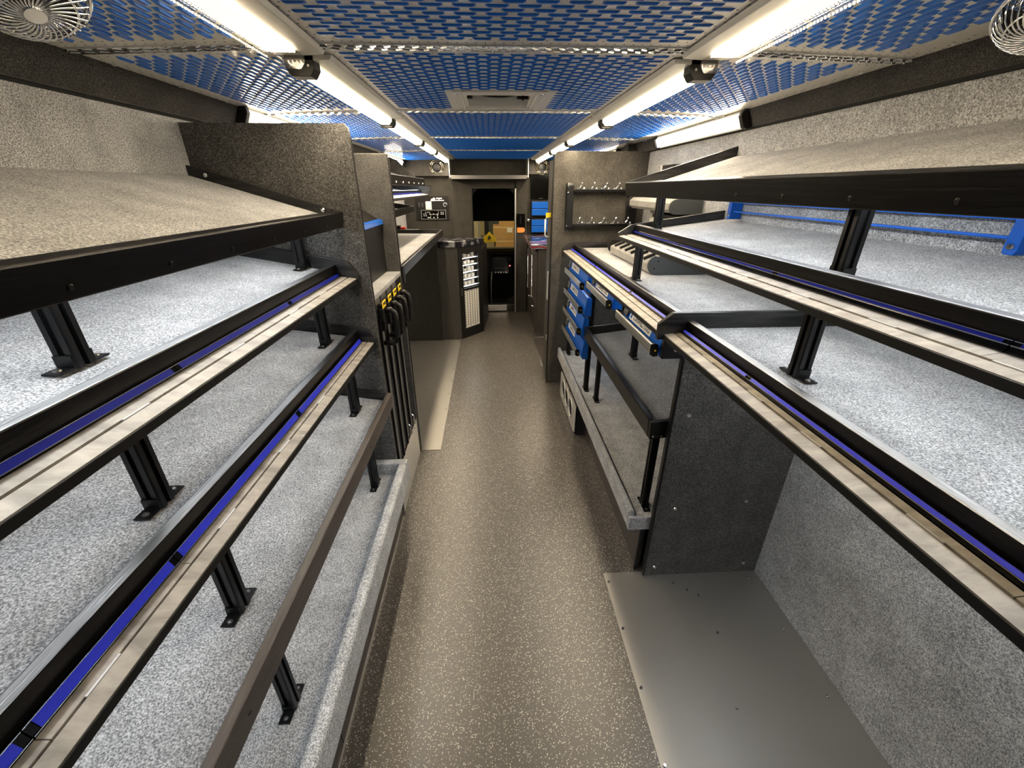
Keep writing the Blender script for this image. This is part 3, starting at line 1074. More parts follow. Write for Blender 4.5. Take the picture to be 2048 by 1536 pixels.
# ------------------------------------------------------------ left rear bay
t = thing('bay_floor_plate', 'narrow steel floor plate of the left bay beyond the yellow tagged handles', 'floor plate', (-.75, 3.75, 0))
MB().box(XL + .001, -.393, 2.546, 4.955, .0008, .004).build('sheet', 'steel_sheet', t)
b = MB()
for k in range(9):
    b.lathe((-.41, 2.58 + k * .29, .004), (0, 0, 1), [(.007, 0), (.005, .0025)], 8)
for k in range(6):
    b.lathe((-.62 - .02 * (k % 2), 2.7 + k * .42, .004), (0, 0, 1), [(.006, 0), (.004, .002)], 8)
b.build('screw', 'chrome', t)
t = thing('bay_back_panel', 'dark laminate panel closing the far end of the left rear bay', 'panel', (-.87, 4.97, 0))
MB().box(XL + .001, -.602, 4.958, 4.982, .0005, 1.235).build('sheet', 'dark_laminate', t, .002)
t = fascia_shelf('tray_shelf', 'wide carpeted counter tray with a black lip over the left rear bay', None, (XL + .001, 1.268), (-.535, 1.262),
                 [(-.545, 1.304), (-.522, 1.304), (-.526, 1.237), (-.548, 1.237)], 2.546, 4.955, 'carpet_grey', 'black_oak',
                 [(XL + .001, 1.304), (-.523, 1.304), (-.527, 1.237), (XL + .001, 1.237)], (4.956, 4.972))
MB().box(-.556, -.520, 2.546, 2.60, 1.20, 1.3045).build('corner_block', 'black_satin', t, .003)
# upper shelves beyond the second divider
t = fascia_shelf('sloping_shelf', 'far sloping shelf with bolted black fascia beyond the second divider', None, (XL + .001, 1.905), (-.70, 1.79),
                 [(-.697, 1.818), (-.674, 1.812), (-.682, 1.742), (-.704, 1.746)], 2.546, 4.94, 'carpet_grey', 'black_oak', None, None, (-.74, 1.755))
pr = [(XL + .001, 2.02), (-1.02, 2.015), (-.95, 1.99), (-.86, 1.90), (-.78, 1.835), (-.70, 1.80), (-.70, 1.765), (XL + .001, 1.88)]
MB().py(pr, 4.941, 4.96).build('end_board', 'carpet_charcoal', t, .003)
b = MB()
for k in range(8):
    b.lathe((-.6795, 2.9 + k * .27, 1.764), (1, 0, -.1), [(.008, 0), (.006, .004)], 8)
b.build('bolt', 'satin_silver', t)
P6 = ledge_pts(-1, -.645, 1.660, -.685, 1.667, -.72, 1.672, -.745, -.724, 1.705, 1.645, (-.722, 1.675), (-.728, 1.69))
t = ledge_shelf('far ledge shelf with pale strip, second down beyond the second divider', None, (XL + .001, 1.74), (-.746, 1.675), P6, 2.546, 4.94,
                [(XL + .001, 1.79), (-.66, 1.752), (-.605, 1.75), (-.65, 1.648), (-.75, 1.63), (XL + .001, 1.69)], (4.941, 4.96), [3.6], None, [])
t = fascia_shelf('tray_shelf', 'small open tray with carpet floor hung above the far counter tray', None, (XL + .001, 1.545), (-.835, 1.505),
                 [(-.834, 1.552), (-.810, 1.548), (-.815, 1.490), (-.839, 1.492)], 2.546, 4.925, 'carpet_grey', 'black_oak',
                 [(XL + .001, 1.60), (-.811, 1.549), (-.816, 1.492), (XL + .001, 1.52)], (4.926, 4.945))
post('thin dark post under the small tray beyond the left dividers', -.985, 4.40, 1.2675, 1.505)
t = thing('power_plug', 'tiny red power plug against the wall behind the counter tray', 'plug', (-1.0, 5.02, 1.33))
MB().box(-1.06, -1.0, 5.0, 5.06, 1.302, 1.345).build('body', 'black_satin', t, .004)
MB().box(-.999, -.945, 5.01, 5.05, 1.304, 1.330).build('cap', 'red', t, .006)
t = thing('plug_shelf', 'narrow black ledge behind the counter tray carrying the red plug', 'ledge', (-1.0, 5.03, 1.29))
MB().box(XL + .001, -.80, 4.984, 5.10, 1.285, 1.301).build('board', 'black_satin', t, .002)

# ------------------------------------------------------------ corner cabinet at the front left
t = thing('corner_cabinet', 'angled charcoal cabinet with lit glass display door below the front wall', 'cabinet', (-.35, 5.5, 0))
foot = [(-.600, 5.002), (-.378, 5.002), (-.107, 5.315), (-.045, 6.04), (-.045, YF - .035), (-.600, YF - .035)]
# carcass without the angled face
MB().px([(5.002, .0005), (5.002, 1.105), (5.022, 1.105), (5.022, .0005)], -.600, -.378).build('end_panel', 'charcoal_laminate', t, .001)
MB().pz([(-.125, 5.33), (-.107, 5.316), (-.045, 6.04), (-.063, 6.04)], .0005, 1.03).build('side_panel', 'black_satin', t)
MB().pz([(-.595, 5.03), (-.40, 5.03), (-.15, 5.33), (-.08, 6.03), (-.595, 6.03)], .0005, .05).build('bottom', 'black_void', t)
MB().pz([(-.60, 5.375), (-.125, 5.375), (-.07, 6.04), (-.60, 6.04)], .0505, 1.03).build('back', 'black_satin', t)
top = [(-.612, 4.985), (-.372, 4.985), (-.088, 5.312), (-.088, 5.37), (-.612, 5.37)]
MB().pz(top, 1.106, 1.172).build('counter', 'checker_top', t, .003)
A0, A1 = Vector((-.378, 5.002, 0)), Vector((-.107, 5.315, 0))
dirv = (A1 - A0).normalized()
inn = Vector((-dirv.y, dirv.x, 0))
wid = (A1 - A0).length


def fp(s, z, h=0):
    q = A0 + dirv * s - inn * h
    return (q.x, q.y, z)


def fbox(b, s0, s1, z0, z1, h0, h1):
    vs = [fp(s0, z0, h0), fp(s1, z0, h0), fp(s1, z0, h1), fp(s0, z0, h1), fp(s0, z1, h0), fp(s1, z1, h0), fp(s1, z1, h1), fp(s0, z1, h1)]
    return b.add(vs, [(0, 3, 2, 1), (4, 5, 6, 7), (0, 1, 5, 4), (1, 2, 6, 5), (2, 3, 7, 6), (3, 0, 4, 7)])


b = MB()
fbox(b, 0, .075, .0005, 1.105, -.022, .006)
fbox(b, wid - .07, wid, .0005, 1.105, -.022, .006)
fbox(b, .075, wid - .07, 1.03, 1.105, -.022, .006)
fbox(b, .075, wid - .07, .0005, .12, -.022, .006)
fbox(b, .075, wid - .07, .592, .618, -.022, .004)
door = b.build('display_door', 'black_satin', t, .002)
b = MB()
fbox(b, .075, wid - .07, .12, .592, -.012, -.006)
lp = b.build('louver_panel', 'ceiling_sheet', door)
for zi in range(5):
    b = MB()
    zz = .635 + zi * .082
    fbox(b, .078, wid - .074, zz, zz + .007, -.11, -.024)
    b.build('display_shelf', 'white_plastic', t)
    b = MB()
    fbox(b, .078, wid - .074, zz + .001, zz + .006, -.0235, -.0215)
    b.build('shelf_light', 'cabinet_led', t)
    b = MB()
    random.seed(zi)
    for q in range(4):
        s0 = .085 + q * .064
        hh = random.uniform(.03, .062)
        fbox(b, s0, s0 + random.uniform(.03, .05), zz + .0075, zz + .0075 + hh, -.085, -.045)
    b.build('display_blocks', 'white_plastic', t, .003)
b = MB()
fbox(b, .076, wid - .071, .62, 1.03, -.008, -.005)
b.build('glass', 'clear_lens', door)
b = MB()
for r_ in range(15):
    for k in range(6):
        s0 = .087 + k * .043 + (r_ % 2) * .0
        z0 = .135 + r_ * .030 + (k % 2) * .015
        fbox(b, s0, s0 + .008, z0, z0 + .022, -.0055, -.003)
stuff(b.build('louvers', 'grey_glass', lp))
b = MB()
fbox(b, .02, .034, .55, .63, .0065, .018)
b.build('handle', 'chrome', door, .003)

# ------------------------------------------------------------ front wall fittings
t = thing('breaker_panel', 'black control panel with white outlet cover and breaker window on the front wall', 'control panel', (-.78, YF - .01, 1.32))
MB().box(-1.005, -.555, YF - .012, YF - .0005, 1.320, 1.626).build('plate', 'black_satin', t, .002)
MB().box(-.868, -.785, YF - .030, YF - .0125, 1.455, 1.560).build('outlet_cover', 'white_plastic', t, .012)
b = MB()
for dx in (-.965, -.925):
    b.box(dx, dx + .026, YF - .022, YF - .0125, 1.485, 1.545)
b.build('rocker_switch', 'grey_rubber', t, .003)
b = MB().lathe((-.600, YF - .0125, 1.515), (0, -1, 0), [(.030, 0), (.030, .006), (.021, .008), (.016, .004)], 20)
b.build('power_inlet', 'chrome', t)
bw = MB().box(-.935, -.600, YF - .020, YF - .0125, 1.335, 1.450).build('breaker_window', 'black_gloss', t, .004)
b = MB()
for (x0, x1, z0, z1) in ((-.935, -.600, 1.447, 1.450), (-.935, -.600, 1.335, 1.338), (-.935, -.932, 1.338, 1.447), (-.603, -.600, 1.338, 1.447), (-.81, -.807, 1.338, 1.395), (-.81, -.70, 1.393, 1.396), (-.703, -.70, 1.396, 1.44)):
    b.box(x0, x1, YF - .0215, YF - .0202, z0, z1)
b.build('window_frame', 'satin_silver', bw)
random.seed(9)
b = MB()
for r_ in range(4):
    for k in range(11):
        if random.random() < .33:
            x = -.905 + k * .026
            b.box(x, x + random.uniform(.010, .022), YF - .0212, YF - .0202, 1.352 + r_ * .022, 1.359 + r_ * .022)
stuff(b.build('breaker_labels', 'white_ink', bw))
b = MB()
b.lathe((-.775, YF - .0125, 1.578), (0, -1, 0), [(.016, 0), (.016, .001)], 12)
b.lathe((-.750, YF - .0125, 1.588), (0, -1, 0), [(.018, 0), (.018, .001)], 12)
b.box(-.795, -.735, YF - .0135, YF - .0125, 1.564, 1.576)
b.box(-.720, -.640, YF - .0135, YF - .0125, 1.590, 1.604)
b.box(-.735, -.615, YF - .0135, YF - .0125, 1.566, 1.576)
b.box(-.685, -.675, YF - .0135, YF - .0125, 1.579, 1.587)
b.build('plate_print', 'white_ink', t)


def speaker(x, z, label):
    y = YF - .052 - (2.06 - z) * .21
    t = thing('round_speaker', label, 'speaker', (x, y, z), 'round ceiling cove speakers')
    ax = (0, -1, -.2)
    MB().lathe((x, y - .004, z), ax, [(.092, 0), (.094, .006), (.088, .014), (.074, .016), (.070, .008)], 28).build('rim', 'black_metal', t, 0, True)
    b = MB()
    a, c = b.frame(ax)
    c0 = Vector((x, y - .02, z))
    b.tube([c0 + a * (.066 * math.cos(q)) + c * (.066 * math.sin(q)) for q in [2 * math.pi * j / 28 for j in range(28)]], .006, 8, True)
    b.tube([c0 + a * (.086 * math.cos(q)) + c * (.086 * math.sin(q)) for q in [2 * math.pi * j / 28 for j in range(28)]], .004, 8, True)
    for k in range(4):
        q = math.pi / 4 + k * math.pi / 2
        p = c0 + a * (.078 * math.cos(q)) + c * (.078 * math.sin(q))
        b.lathe(p, ax, [(.011, 0), (.008, .006)], 10)
    b.build('trim_ring', 'brass_trim', t, 0, True)
    MB().lathe((x, y - .012, z), ax, [(.062, .0), (.030, -.016 + .02), (.024, .012), (.012, .018)], 24).build('cone', 'grey_rubber', t, 0, True)
    b = MB().tube([c0 + a * s * .05 + c * (-.046) for s in (-1, 0, 1)], .005, 6)
    b.build('bar', 'chrome', t)


speaker(-.673, 1.968, 'round chrome trimmed speaker left of the overhead box')
speaker(.715, 1.966, 'round chrome trimmed speaker right of the overhead box above the black screen')

t = thing('overhead_box', 'open overhead box with aluminium front bar above the cab doorway', 'overhead shelf', (.02, 6.1, 1.83))
MB().box(-.487, .507, 5.95, 5.968, 1.826, 1.873).build('front_bar', 'dark_metal', t, .003)
MB().box(-.487, .507, 5.969, YF - .031, 1.826, 1.842).build('bottom', 'carpet_dark', t)
for x in (-.497, .507):
    MB().box(x, x + .010, 5.94, YF - .0005, 1.824, ZC - .006).build('side', 'aluminium', t, .002)
for x in (-.503, .495):
    MB().box(x, x + .025, 5.932, 5.9385, 1.815, 1.845).build('corner_block', 'black_satin', t, .003)

t = thing('keypad_lock', 'black lock box with orange plate beside the doorway', 'lock', (.44, YF - .035, 1.15))
MB().box(.382, .497, YF - .060, YF - .031, 1.225, 1.400).build('body', 'black_gloss', t, .006)
MB().box(.425, .445, YF - .066, YF - .0605, 1.27, 1.37).build('lever', 'black_metal', t, .003)
pr = [(.388, 1.150), (.47, 1.150), (.497, 1.17), (.497, 1.20), (.475, 1.222), (.388, 1.222)]
MB().py(pr, YF - .045, YF - .031).build('plate', 'orange', t, .003)
t = thing('door_knob', 'small chrome knob beside the black lock box', 'knob', (.55, YF - .05, 1.317))
MB().lathe((.545, YF - .031, 1.317), (0, -1, 0), [(.012, 0), (.012, .02), (.022, .03), (.022, .045), (.014, .052)], 14).build('knob', 'chrome', t, 0, True)
b = MB()
for z in (1.295, 1.34):
    b.lathe((.520, YF - .031, z), (0, -1, 0), [(.008, 0), (.006, .006)], 8)
b.build('screw', 'chrome', t)

t = thing('wall_screen', 'black glossy screen on the front wall right of the doorway', 'screen', (.76, YF - .03, 1.59))
MB().box(.575, .955, YF - .045, YF - .0005, 1.590, 1.885).build('panel', 'black_gloss', t, .004)
b = MB()
for x in (.68, .86):
    b.box(x, x + .06, YF - .055, YF - .0455, 1.588, 1.597)
b.build('foot', 'chrome', t)
for k, (z0, zm, z1, wd) in enumerate(((1.380, 1.465, 1.552, 'upper'), (1.161, 1.245, 1.325, 'lower'))):
    t = thing('drawer_bank', f'{wd} blue two-drawer bank on the front wall under the black screen', 'drawers', (.76, YF - .08, z0), 'blue drawer banks on the front wall')
    MB().box(.580, .95, YF - .10, YF - .0005, z0 - .012, z1 + .012).build('case', 'black_satin', t, .002)
    MB().box(.585, .945, YF - .118, YF - .1005, z0, zm - .003).build('drawer', 'blue_paint', t, .004)
    MB().box(.585, .945, YF - .118, YF - .1005, zm + .003, z1).build('drawer', 'blue_paint', t, .004)

# right front cabinet with counter
t = thing('side_cabinet', 'charcoal cabinet with chrome bar handles right of the doorway', 'cabinet', (.85, 5.6, 0))
MB().box(.566, XR - .002, 5.035, YF - .035, .0005, 1.075).build('body', 'charcoal_laminate', t, .002)
for (y0, y1) in ((5.05, 5.6), (5.61, 6.15)):
    d_ = MB().box(.546, .5655, y0, y1, .48, 1.05).build('door', 'brown_laminate', t, .002)
    b = MB().tube([(.546, y0 + .05, 1.0), (.495, y0 + .05, 1.0), (.495, y0 + .05, .50), (.546, y0 + .05, .50)], .008, 8)
    b.build('handle', 'chrome', d_, 0, True)
    d_ = MB().box(.546, .5655, y0, y1, .06, .47).build('drawer', 'brown_laminate', t, .002)
    b = MB().tube([(.546, y0 + .06, .38), (.510, y0 + .06, .38), (.510, y1 - .06, .38), (.546, y1 - .06, .38)], .008, 8)
    b.build('handle', 'chrome', d_, 0, True)
MB().box(.476, XR - .002, 5.015, YF - .125, 1.0765, 1.130).build('counter', 'printed_top', t, .006)

# floor vent frame beside that cabinet
t = thing('step_well', 'white framed recessed step plate on the floor by the side cabinet', 'floor plate', (.75, 4.5, 0))
b = MB()
for (x0, x1, y0, y1) in ((.515, .532, 4.07, 5.03), (.532, .80, 5.005, 5.03), (.532, .80, 4.07, 4.09)):
    b.box(x0, x1, y0, y1, .0005, .006)
b.build('frame', 'aluminium', t, .001)
MB().box(.532, .80, 4.09, 5.005, .0005, .002).build('plate', 'brown_laminate', t)
b = MB()
for k in range(12):
    b.box(.60, .79, 4.12 + k * .04, 4.135 + k * .04, .0022, .005)
b.build('grip_bars', 'satin_silver', t)

# ------------------------------------------------------------ tall panel on the right with clip rack
PT = thing('divider_panel', 'tall carpeted divider on the right side carrying the chrome clip rack', 'divider', (.9, 3.66, 0))
MB().py([(.553, .0005), (.523, .0008), (.521, 1.945), (.528, 1.965), (.545, 1.978), (.553, 1.979)], 3.652, 3.676).build('rounded_edge', 'felt_grey', PT)
MB().box(.5535, XR - .001, 3.652, 3.676, .0005, 1.979).build('board', 'felt_grey', PT)
MB().box(.5155, .5205, 3.650, 3.666, .001, 1.94).build('edge_strip', 'black_satin', PT)
t = thing('pull_out_panel', 'pull-out panel behind the right divider with grey loop handle and yellow tag', 'pull-out panel', (.75, 3.80, .02))
MB().box(.53, .58, 3.69, 4.04, .02, 1.93).build('front', 'charcoal_laminate', t, .002)
MB().box(.515, .5295, 3.69, 3.71, .02, 1.93).build('edge_trim', 'black_metal', t, .002)
MB().tube([(.53, 3.72, 1.50), (.478, 3.72, 1.50), (.470, 3.72, 1.48), (.470, 3.72, 1.36), (.480, 3.72, 1.345), (.53, 3.72, 1.345)], .008, 8).build('handle', 'satin_silver', t, 0, True)
MB().box(.470, .515, 3.70, 3.704, 1.500, 1.535).build('tag', 'yellow', t, .001)
MB().box(.505, .5145, 3.70, 3.76, .80, 1.05).build('latch', 'satin_silver', t, .004)
b = MB()
b.box(.506, .5145, 3.70, 3.72, .42, .47)
b.build('latch', 'satin_silver', t, .002)

t = thing('clip_rack', 'black wall rack with two rows of chrome tool clips on the divider', 'tool rack', (.9, 3.63, 1.41))
for (x0, x1) in ((.622, .678), (1.125, 1.20)):
    pr = [(3.651, 1.412), (3.651, 1.758), (3.612, 1.758), (3.600, 1.74), (3.600, 1.43), (3.612, 1.412)]
    c = MB().px(pr, x0, x1).build('side_channel', 'black_metal', t, .003)
    b = MB()
    for z in (1.44, 1.69, 1.735):
        b.lathe((x0 + .008, 3.600, z), (0, -1, 0), [(.007, 0), (.005, .004)], 8)
    b.build('screw', 'chrome', c)
for z in (1.70, 1.445):
    s_ = MB().px([(3.651, z - .008), (3.560, z - .008), (3.556, z + .010), (3.562, z + .012), (3.57, z + .004), (3.651, z + .004)], .6785, 1.1245).build('shelf_bar', 'black_metal', t, .002)
for z in (1.70, 1.445):
    for k in range(5):
        x = .718 + k * .099
        b = MB().box(x - .03, x + .048, 3.574, 3.602, z + .0042, z + .007)
        b.px([(3.60, z + .0045), (3.60, z + .018), (3.59, z + .026), (3.575, z + .018), (3.575, z + .0045)], x - .028, x - .018)
        b.px([(3.60, z + .0045), (3.60, z + .022), (3.59, z + .030), (3.575, z + .022), (3.575, z + .0045)], x - .014, x - .004)
        b.tube([(x - .004, 3.588, z + .016), (x + .010, 3.588, z + .036), (x + .016, 3.588, z + .050)], .006, 8)
        b.lathe((x + .016, 3.588, z + .048), (.3, 0, 1), [(.009, 0), (.009, .01), (.004, .016)], 8)
        b.lathe((x + .036, 3.588, z + .0045), (0, 0, 1), [(.011, 0), (.010, .016), (.005, .022)], 10)
        b.build('clip', 'chrome', t, .001)

# ------------------------------------------------------------ right shelves
G2 = 'shelves of the right bay'
t = fascia_shelf('sloping_shelf', 'sloping top shelf on the right, carpet tray with a deep black fascia', G2, (XR - .001, 1.866), (.742, 1.706),
                 [(.738, 1.750), (.711, 1.744), (.722, 1.680), (.748, 1.686)], YN, 2.348, 'carpet_grey', 'black_oak',
                 [(XR - .001, 1.911), (.711, 1.746), (.722, 1.684), (XR - .001, 1.84)], (2.349, 2.37), (.86, 1.716))
b = MB()
for k in range(9):
    y = .45 + k * .21
    b.lathe((.7185, y, 1.700), (-1, 0, -.17), [(.0055, 0), (.004, .0015)], 8)
b.build('screw', 'black_satin', t)
for y, x, wd in ((1.0, .865, 'nearer'), (2.26, .872, 'farther')):
    post(wd + ' grooved post holding the sloping top shelf on the right', x, y, lin((XR, 1.566), (.81, 1.510), x) + .001, lin((XR, 1.846), (.742, 1.686), x))
# R2
PR2 = ledge_pts(1, .703, 1.484, .735, 1.4885, .772, 1.4935, .812, .786, 1.541, 1.455, (.7735, 1.4955), (.7825, 1.511), .0055, .60)
t = ledge_shelf('second shelf down on the right, pale ledge with a dark purple-blue label strip', G2, (XR - .001, 1.566), (.813, 1.511), PR2, YN, 2.352,
                [(XR - .001, 1.610), (.80, 1.546), (.765, 1.540), (.699, 1.500), (.699, 1.462), (.80, 1.458), (XR - .001, 1.53)], (2.353, 2.372),
                [.55, 1.12, 1.75], (.90, 1.497), [.5, .72, .95, 1.2, 1.5, 1.8], None, 'blue_strip_dark')
post('thick grooved post behind the raised end board on the right', .815, .975, 1.2635, 1.492)
post('grooved post in front of the carpeted riser on the right', .80, 2.28, 1.2635, 1.492)
# R3 near
PR3 = ledge_pts(1, .620, 1.2420, .6575, 1.2455, .677, 1.2475, .720, .696, 1.292, 1.215, (.679, 1.2565), (.689, 1.2605), .003)
t = ledge_shelf('lower shelf on the right nearest the camera, bright blue label strip over open bay', G2, (XR - .001, 1.262), (.721, 1.262), PR3, YN, 1.398,
                [(XR - .001, 1.320), (.645, 1.320), (.597, 1.280), (.597, 1.222), (XR - .001, 1.225)], (1.399, 1.420), [.33, .98], (.96, 1.2415), [.45, .7, .9, 1.15])
MB().box(.625, .712, 1.40, 1.419, 1.145, 1.2215).build('bracket', 'black_metal', t, .002)
MB().lathe((.672, 1.3995, 1.18), (0, -1, 0), [(.008, 0), (.006, .004)], 10).build('screw', 'chrome', t)
# R3 far
t = ledge_shelf('lower shelf on the right beyond the raised end board, above the blue drawers', G2, (XR - .001, 1.262), (.731, 1.262),
                ledge_pts(1, .615, 1.2405, .647, 1.2455, .677, 1.2485, .730, .706, 1.292, 1.215, (.679, 1.2565), (.689, 1.2605), .003), 1.422, 3.63,
                [(XR - .001, 1.312), (.700, 1.312), (.665, 1.300), (.612, 1.262), (.612, 1.222), (XR - .001, 1.225)], (3.631, 3.650), [2.0, 2.75], (.82, 1.2415), [])

# partition under it
PP = thing('divider_panel', 'short charcoal carpeted divider standing on the wide steel plate', 'divider', (.98, 1.41, 0))
MB().box(.716, XR - .001, 1.401, 1.421, .0052, 1.144).build('board', 'carpet_charcoal', PP)
MB().box(.705, .7155, 1.399, 1.423, .0052, 1.144).build('edge_strip', 'black_metal', PP, .002)
b = MB()
for x, z in ((.775, .90), (.80, .42), (1.12, .45), (.76, .06), (1.2, .06)):
    b.lathe((x, 1.4008, z), (0, -1, 0), [(.009, 0), (.007, .003)], 10)
b.build('screw', 'chrome', PP)
t = thing('bay_floor_plate', 'wide steel plate screwed to the floor of the open right bay', 'floor plate', (.88, .5, 0))
MB().box(.518, XR - .002, YN, 1.424, .0008, .005).build('sheet', 'steel_sheet', t)
b = MB()
for k in range(7):
    b.lathe((.533, 1.375 - k * .235, .005), (0, 0, 1), [(.0075, 0), (.005, .003)], 8)
    b.lathe((1.22, 1.36 - k * .26, .005), (0, 0, 1), [(.0075, 0), (.005, .003)], 8)
for x, y in ((.84, 1.35), (.89, 1.31), (.93, 1.28), (.86, .82), (.93, 1.10)):
    b.lathe((x, y, .005), (0, 0, 1), [(.007, 0), (.005, .003)], 8)
b.build('screw', 'chrome', t)

# R4 tray behind the partition
t = fascia_shelf('tray_shelf', 'dark carpeted tray on posts below the blue drawers', G2, (XR - .001, .86), (.672, .785),
                 [(.670, .842), (.646, .842), (.650, .760), (.672, .760)], 1.472, 2.75, 'carpet_charcoal', 'black_oak',
                 [(XR - .001, .90), (.647, .842), (.651, .760), (XR - .001, .82)], (2.751, 2.77), None,
                 ([(XR - .001, .90), (.647, .8425), (.651, .760), (XR - .001, .82)], (1.450, 1.471)), 'black_satin')
post('post under the near end of the dark right tray', .712, 1.53, .3375, .758, .034)
post('thin post under the far end of the dark right tray', .735, 2.62, .3375, .762, .030)
b = MB()
for y in (1.446, ):
    for x in (.665, .70):
        b.lathe((x, 1.4495, .775), (0, -1, 0), [(.004, 0), (.003, .003)], 8)
b.build('screw', 'satin_silver', t)
# R5 plinth
t = thing('carpeted_plinth', 'low carpeted floor plinth on the right with a punched metal plate', 'plinth', (.95, 2.55, 0))
MB().box(.641, XR - .001, 1.452, 3.63, .318, .337).build('deck', 'carpet_grey', t)
MB().py([(.640, .272), (.640, .366), (.634, .373), (.620, .373), (.612, .364), (.611, .28), (.616, .272)], 1.452, 3.63).build('rim', 'carpet_grey', t, .004)
MB().box(.612, XR - .001, 1.432, 1.451, .272, .345).build('end_panel', 'carpet_grey', t, .003)
MB().box(.690, .706, 1.452, 3.63, .0005, .271).build('kick_panel', 'brown_laminate', t, .001)
MB().box(.676, .6895, 1.442, 1.452, .0005, .271).build('edge_strip', 'black_metal', t)
b = MB()
b.box(.85, 1.10, 3.02, 3.34, .337, .3382)
b.build('hatch', 'carpet_grey', t)
# plate with three round holes
t2 = thing('hole_plate', 'white metal plate with three round holes under the right plinth rim', 'plate', (.61, 3.0, .02))
ya, yb, za, zb = 2.67, 3.36, .015, .262
b = MB()
cs = [(2.86, .15), (3.03, .15), (3.20, .15)]
rad = .068
edges = [ya] + [(cs[0][0] + cs[1][0]) / 2, (cs[1][0] + cs[2][0]) / 2] + [yb]
for (cy, cz), y0, y1 in zip(cs, edges[:-1], edges[1:]):
    N = 24
    outer, inner = [], []
    for k in range(N):
        a = 2 * math.pi * k / N
        ca, sa = math.cos(a), math.sin(a)
        tt = min(((y1 if ca > 0 else y0) - cy) / ca if abs(ca) > 1e-6 else 9, ((zb if sa > 0 else za) - cz) / sa if abs(sa) > 1e-6 else 9)
        outer.append((cy + ca * tt, cz + sa * tt))
        inner.append((cy + ca * rad, cz + sa * rad))
    vs = [(.606, y, z) for y, z in outer] + [(.606, y, z) for y, z in inner] + [(.610, y, z) for y, z in outer] + [(.610, y, z) for y, z in inner]
    fs = []
    for k in range(N):
        k2 = (k + 1) % N
        fs += [(k, k2, N + k2, N + k), (2 * N + k, 3 * N + k, 3 * N + k2, 2 * N + k2), (N + k, N + k2, 3 * N + k2, 3 * N + k)]
    b.add(vs, fs)
    for (yy, zz_) in ((y0, za), (y0, zb), (y1, za), (y1, zb)):
        pass
b.build('sheet', 'satin_silver', t2)
b = MB()
for cy, cz in cs:
    b.tube([(.605, cy + .074 * math.cos(q), cz + .074 * math.sin(q)) for q in [2 * math.pi * j / 24 for j in range(24)]], .006, 6, True)
b.build('hole_rim', 'satin_silver', t2, 0, True)
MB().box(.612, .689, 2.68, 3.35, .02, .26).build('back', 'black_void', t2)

# ------------------------------------------------------------ blue tilt drawers
def text_mesh(body, size):
    cu_ = bpy.data.curves.new('text', 'FONT')
    cu_.body = body
    cu_.size = size
    cu_.align_x = 'CENTER'
    cu_.align_y = 'CENTER'
    cu_.resolution_u = 2
    cu_.offset = .0007
    ob = bpy.data.objects.new('text_tmp', cu_)
    col.objects.link(ob)
    dg = bpy.context.evaluated_depsgraph_get()
    dg.update()
    me = bpy.data.meshes.new_from_object(ob.evaluated_get(dg))
    bpy.data.objects.remove(ob)
    return me


TXT = text_mesh('CORNWELL TOOLS', .030)
TXT.materials.append(M['ink'])
txt_w = max(v.co.x for v in TXT.vertices) - min(v.co.x for v in TXT.vertices)
txt_h = max(v.co.y for v in TXT.vertices) - min(v.co.y for v in TXT.vertices)


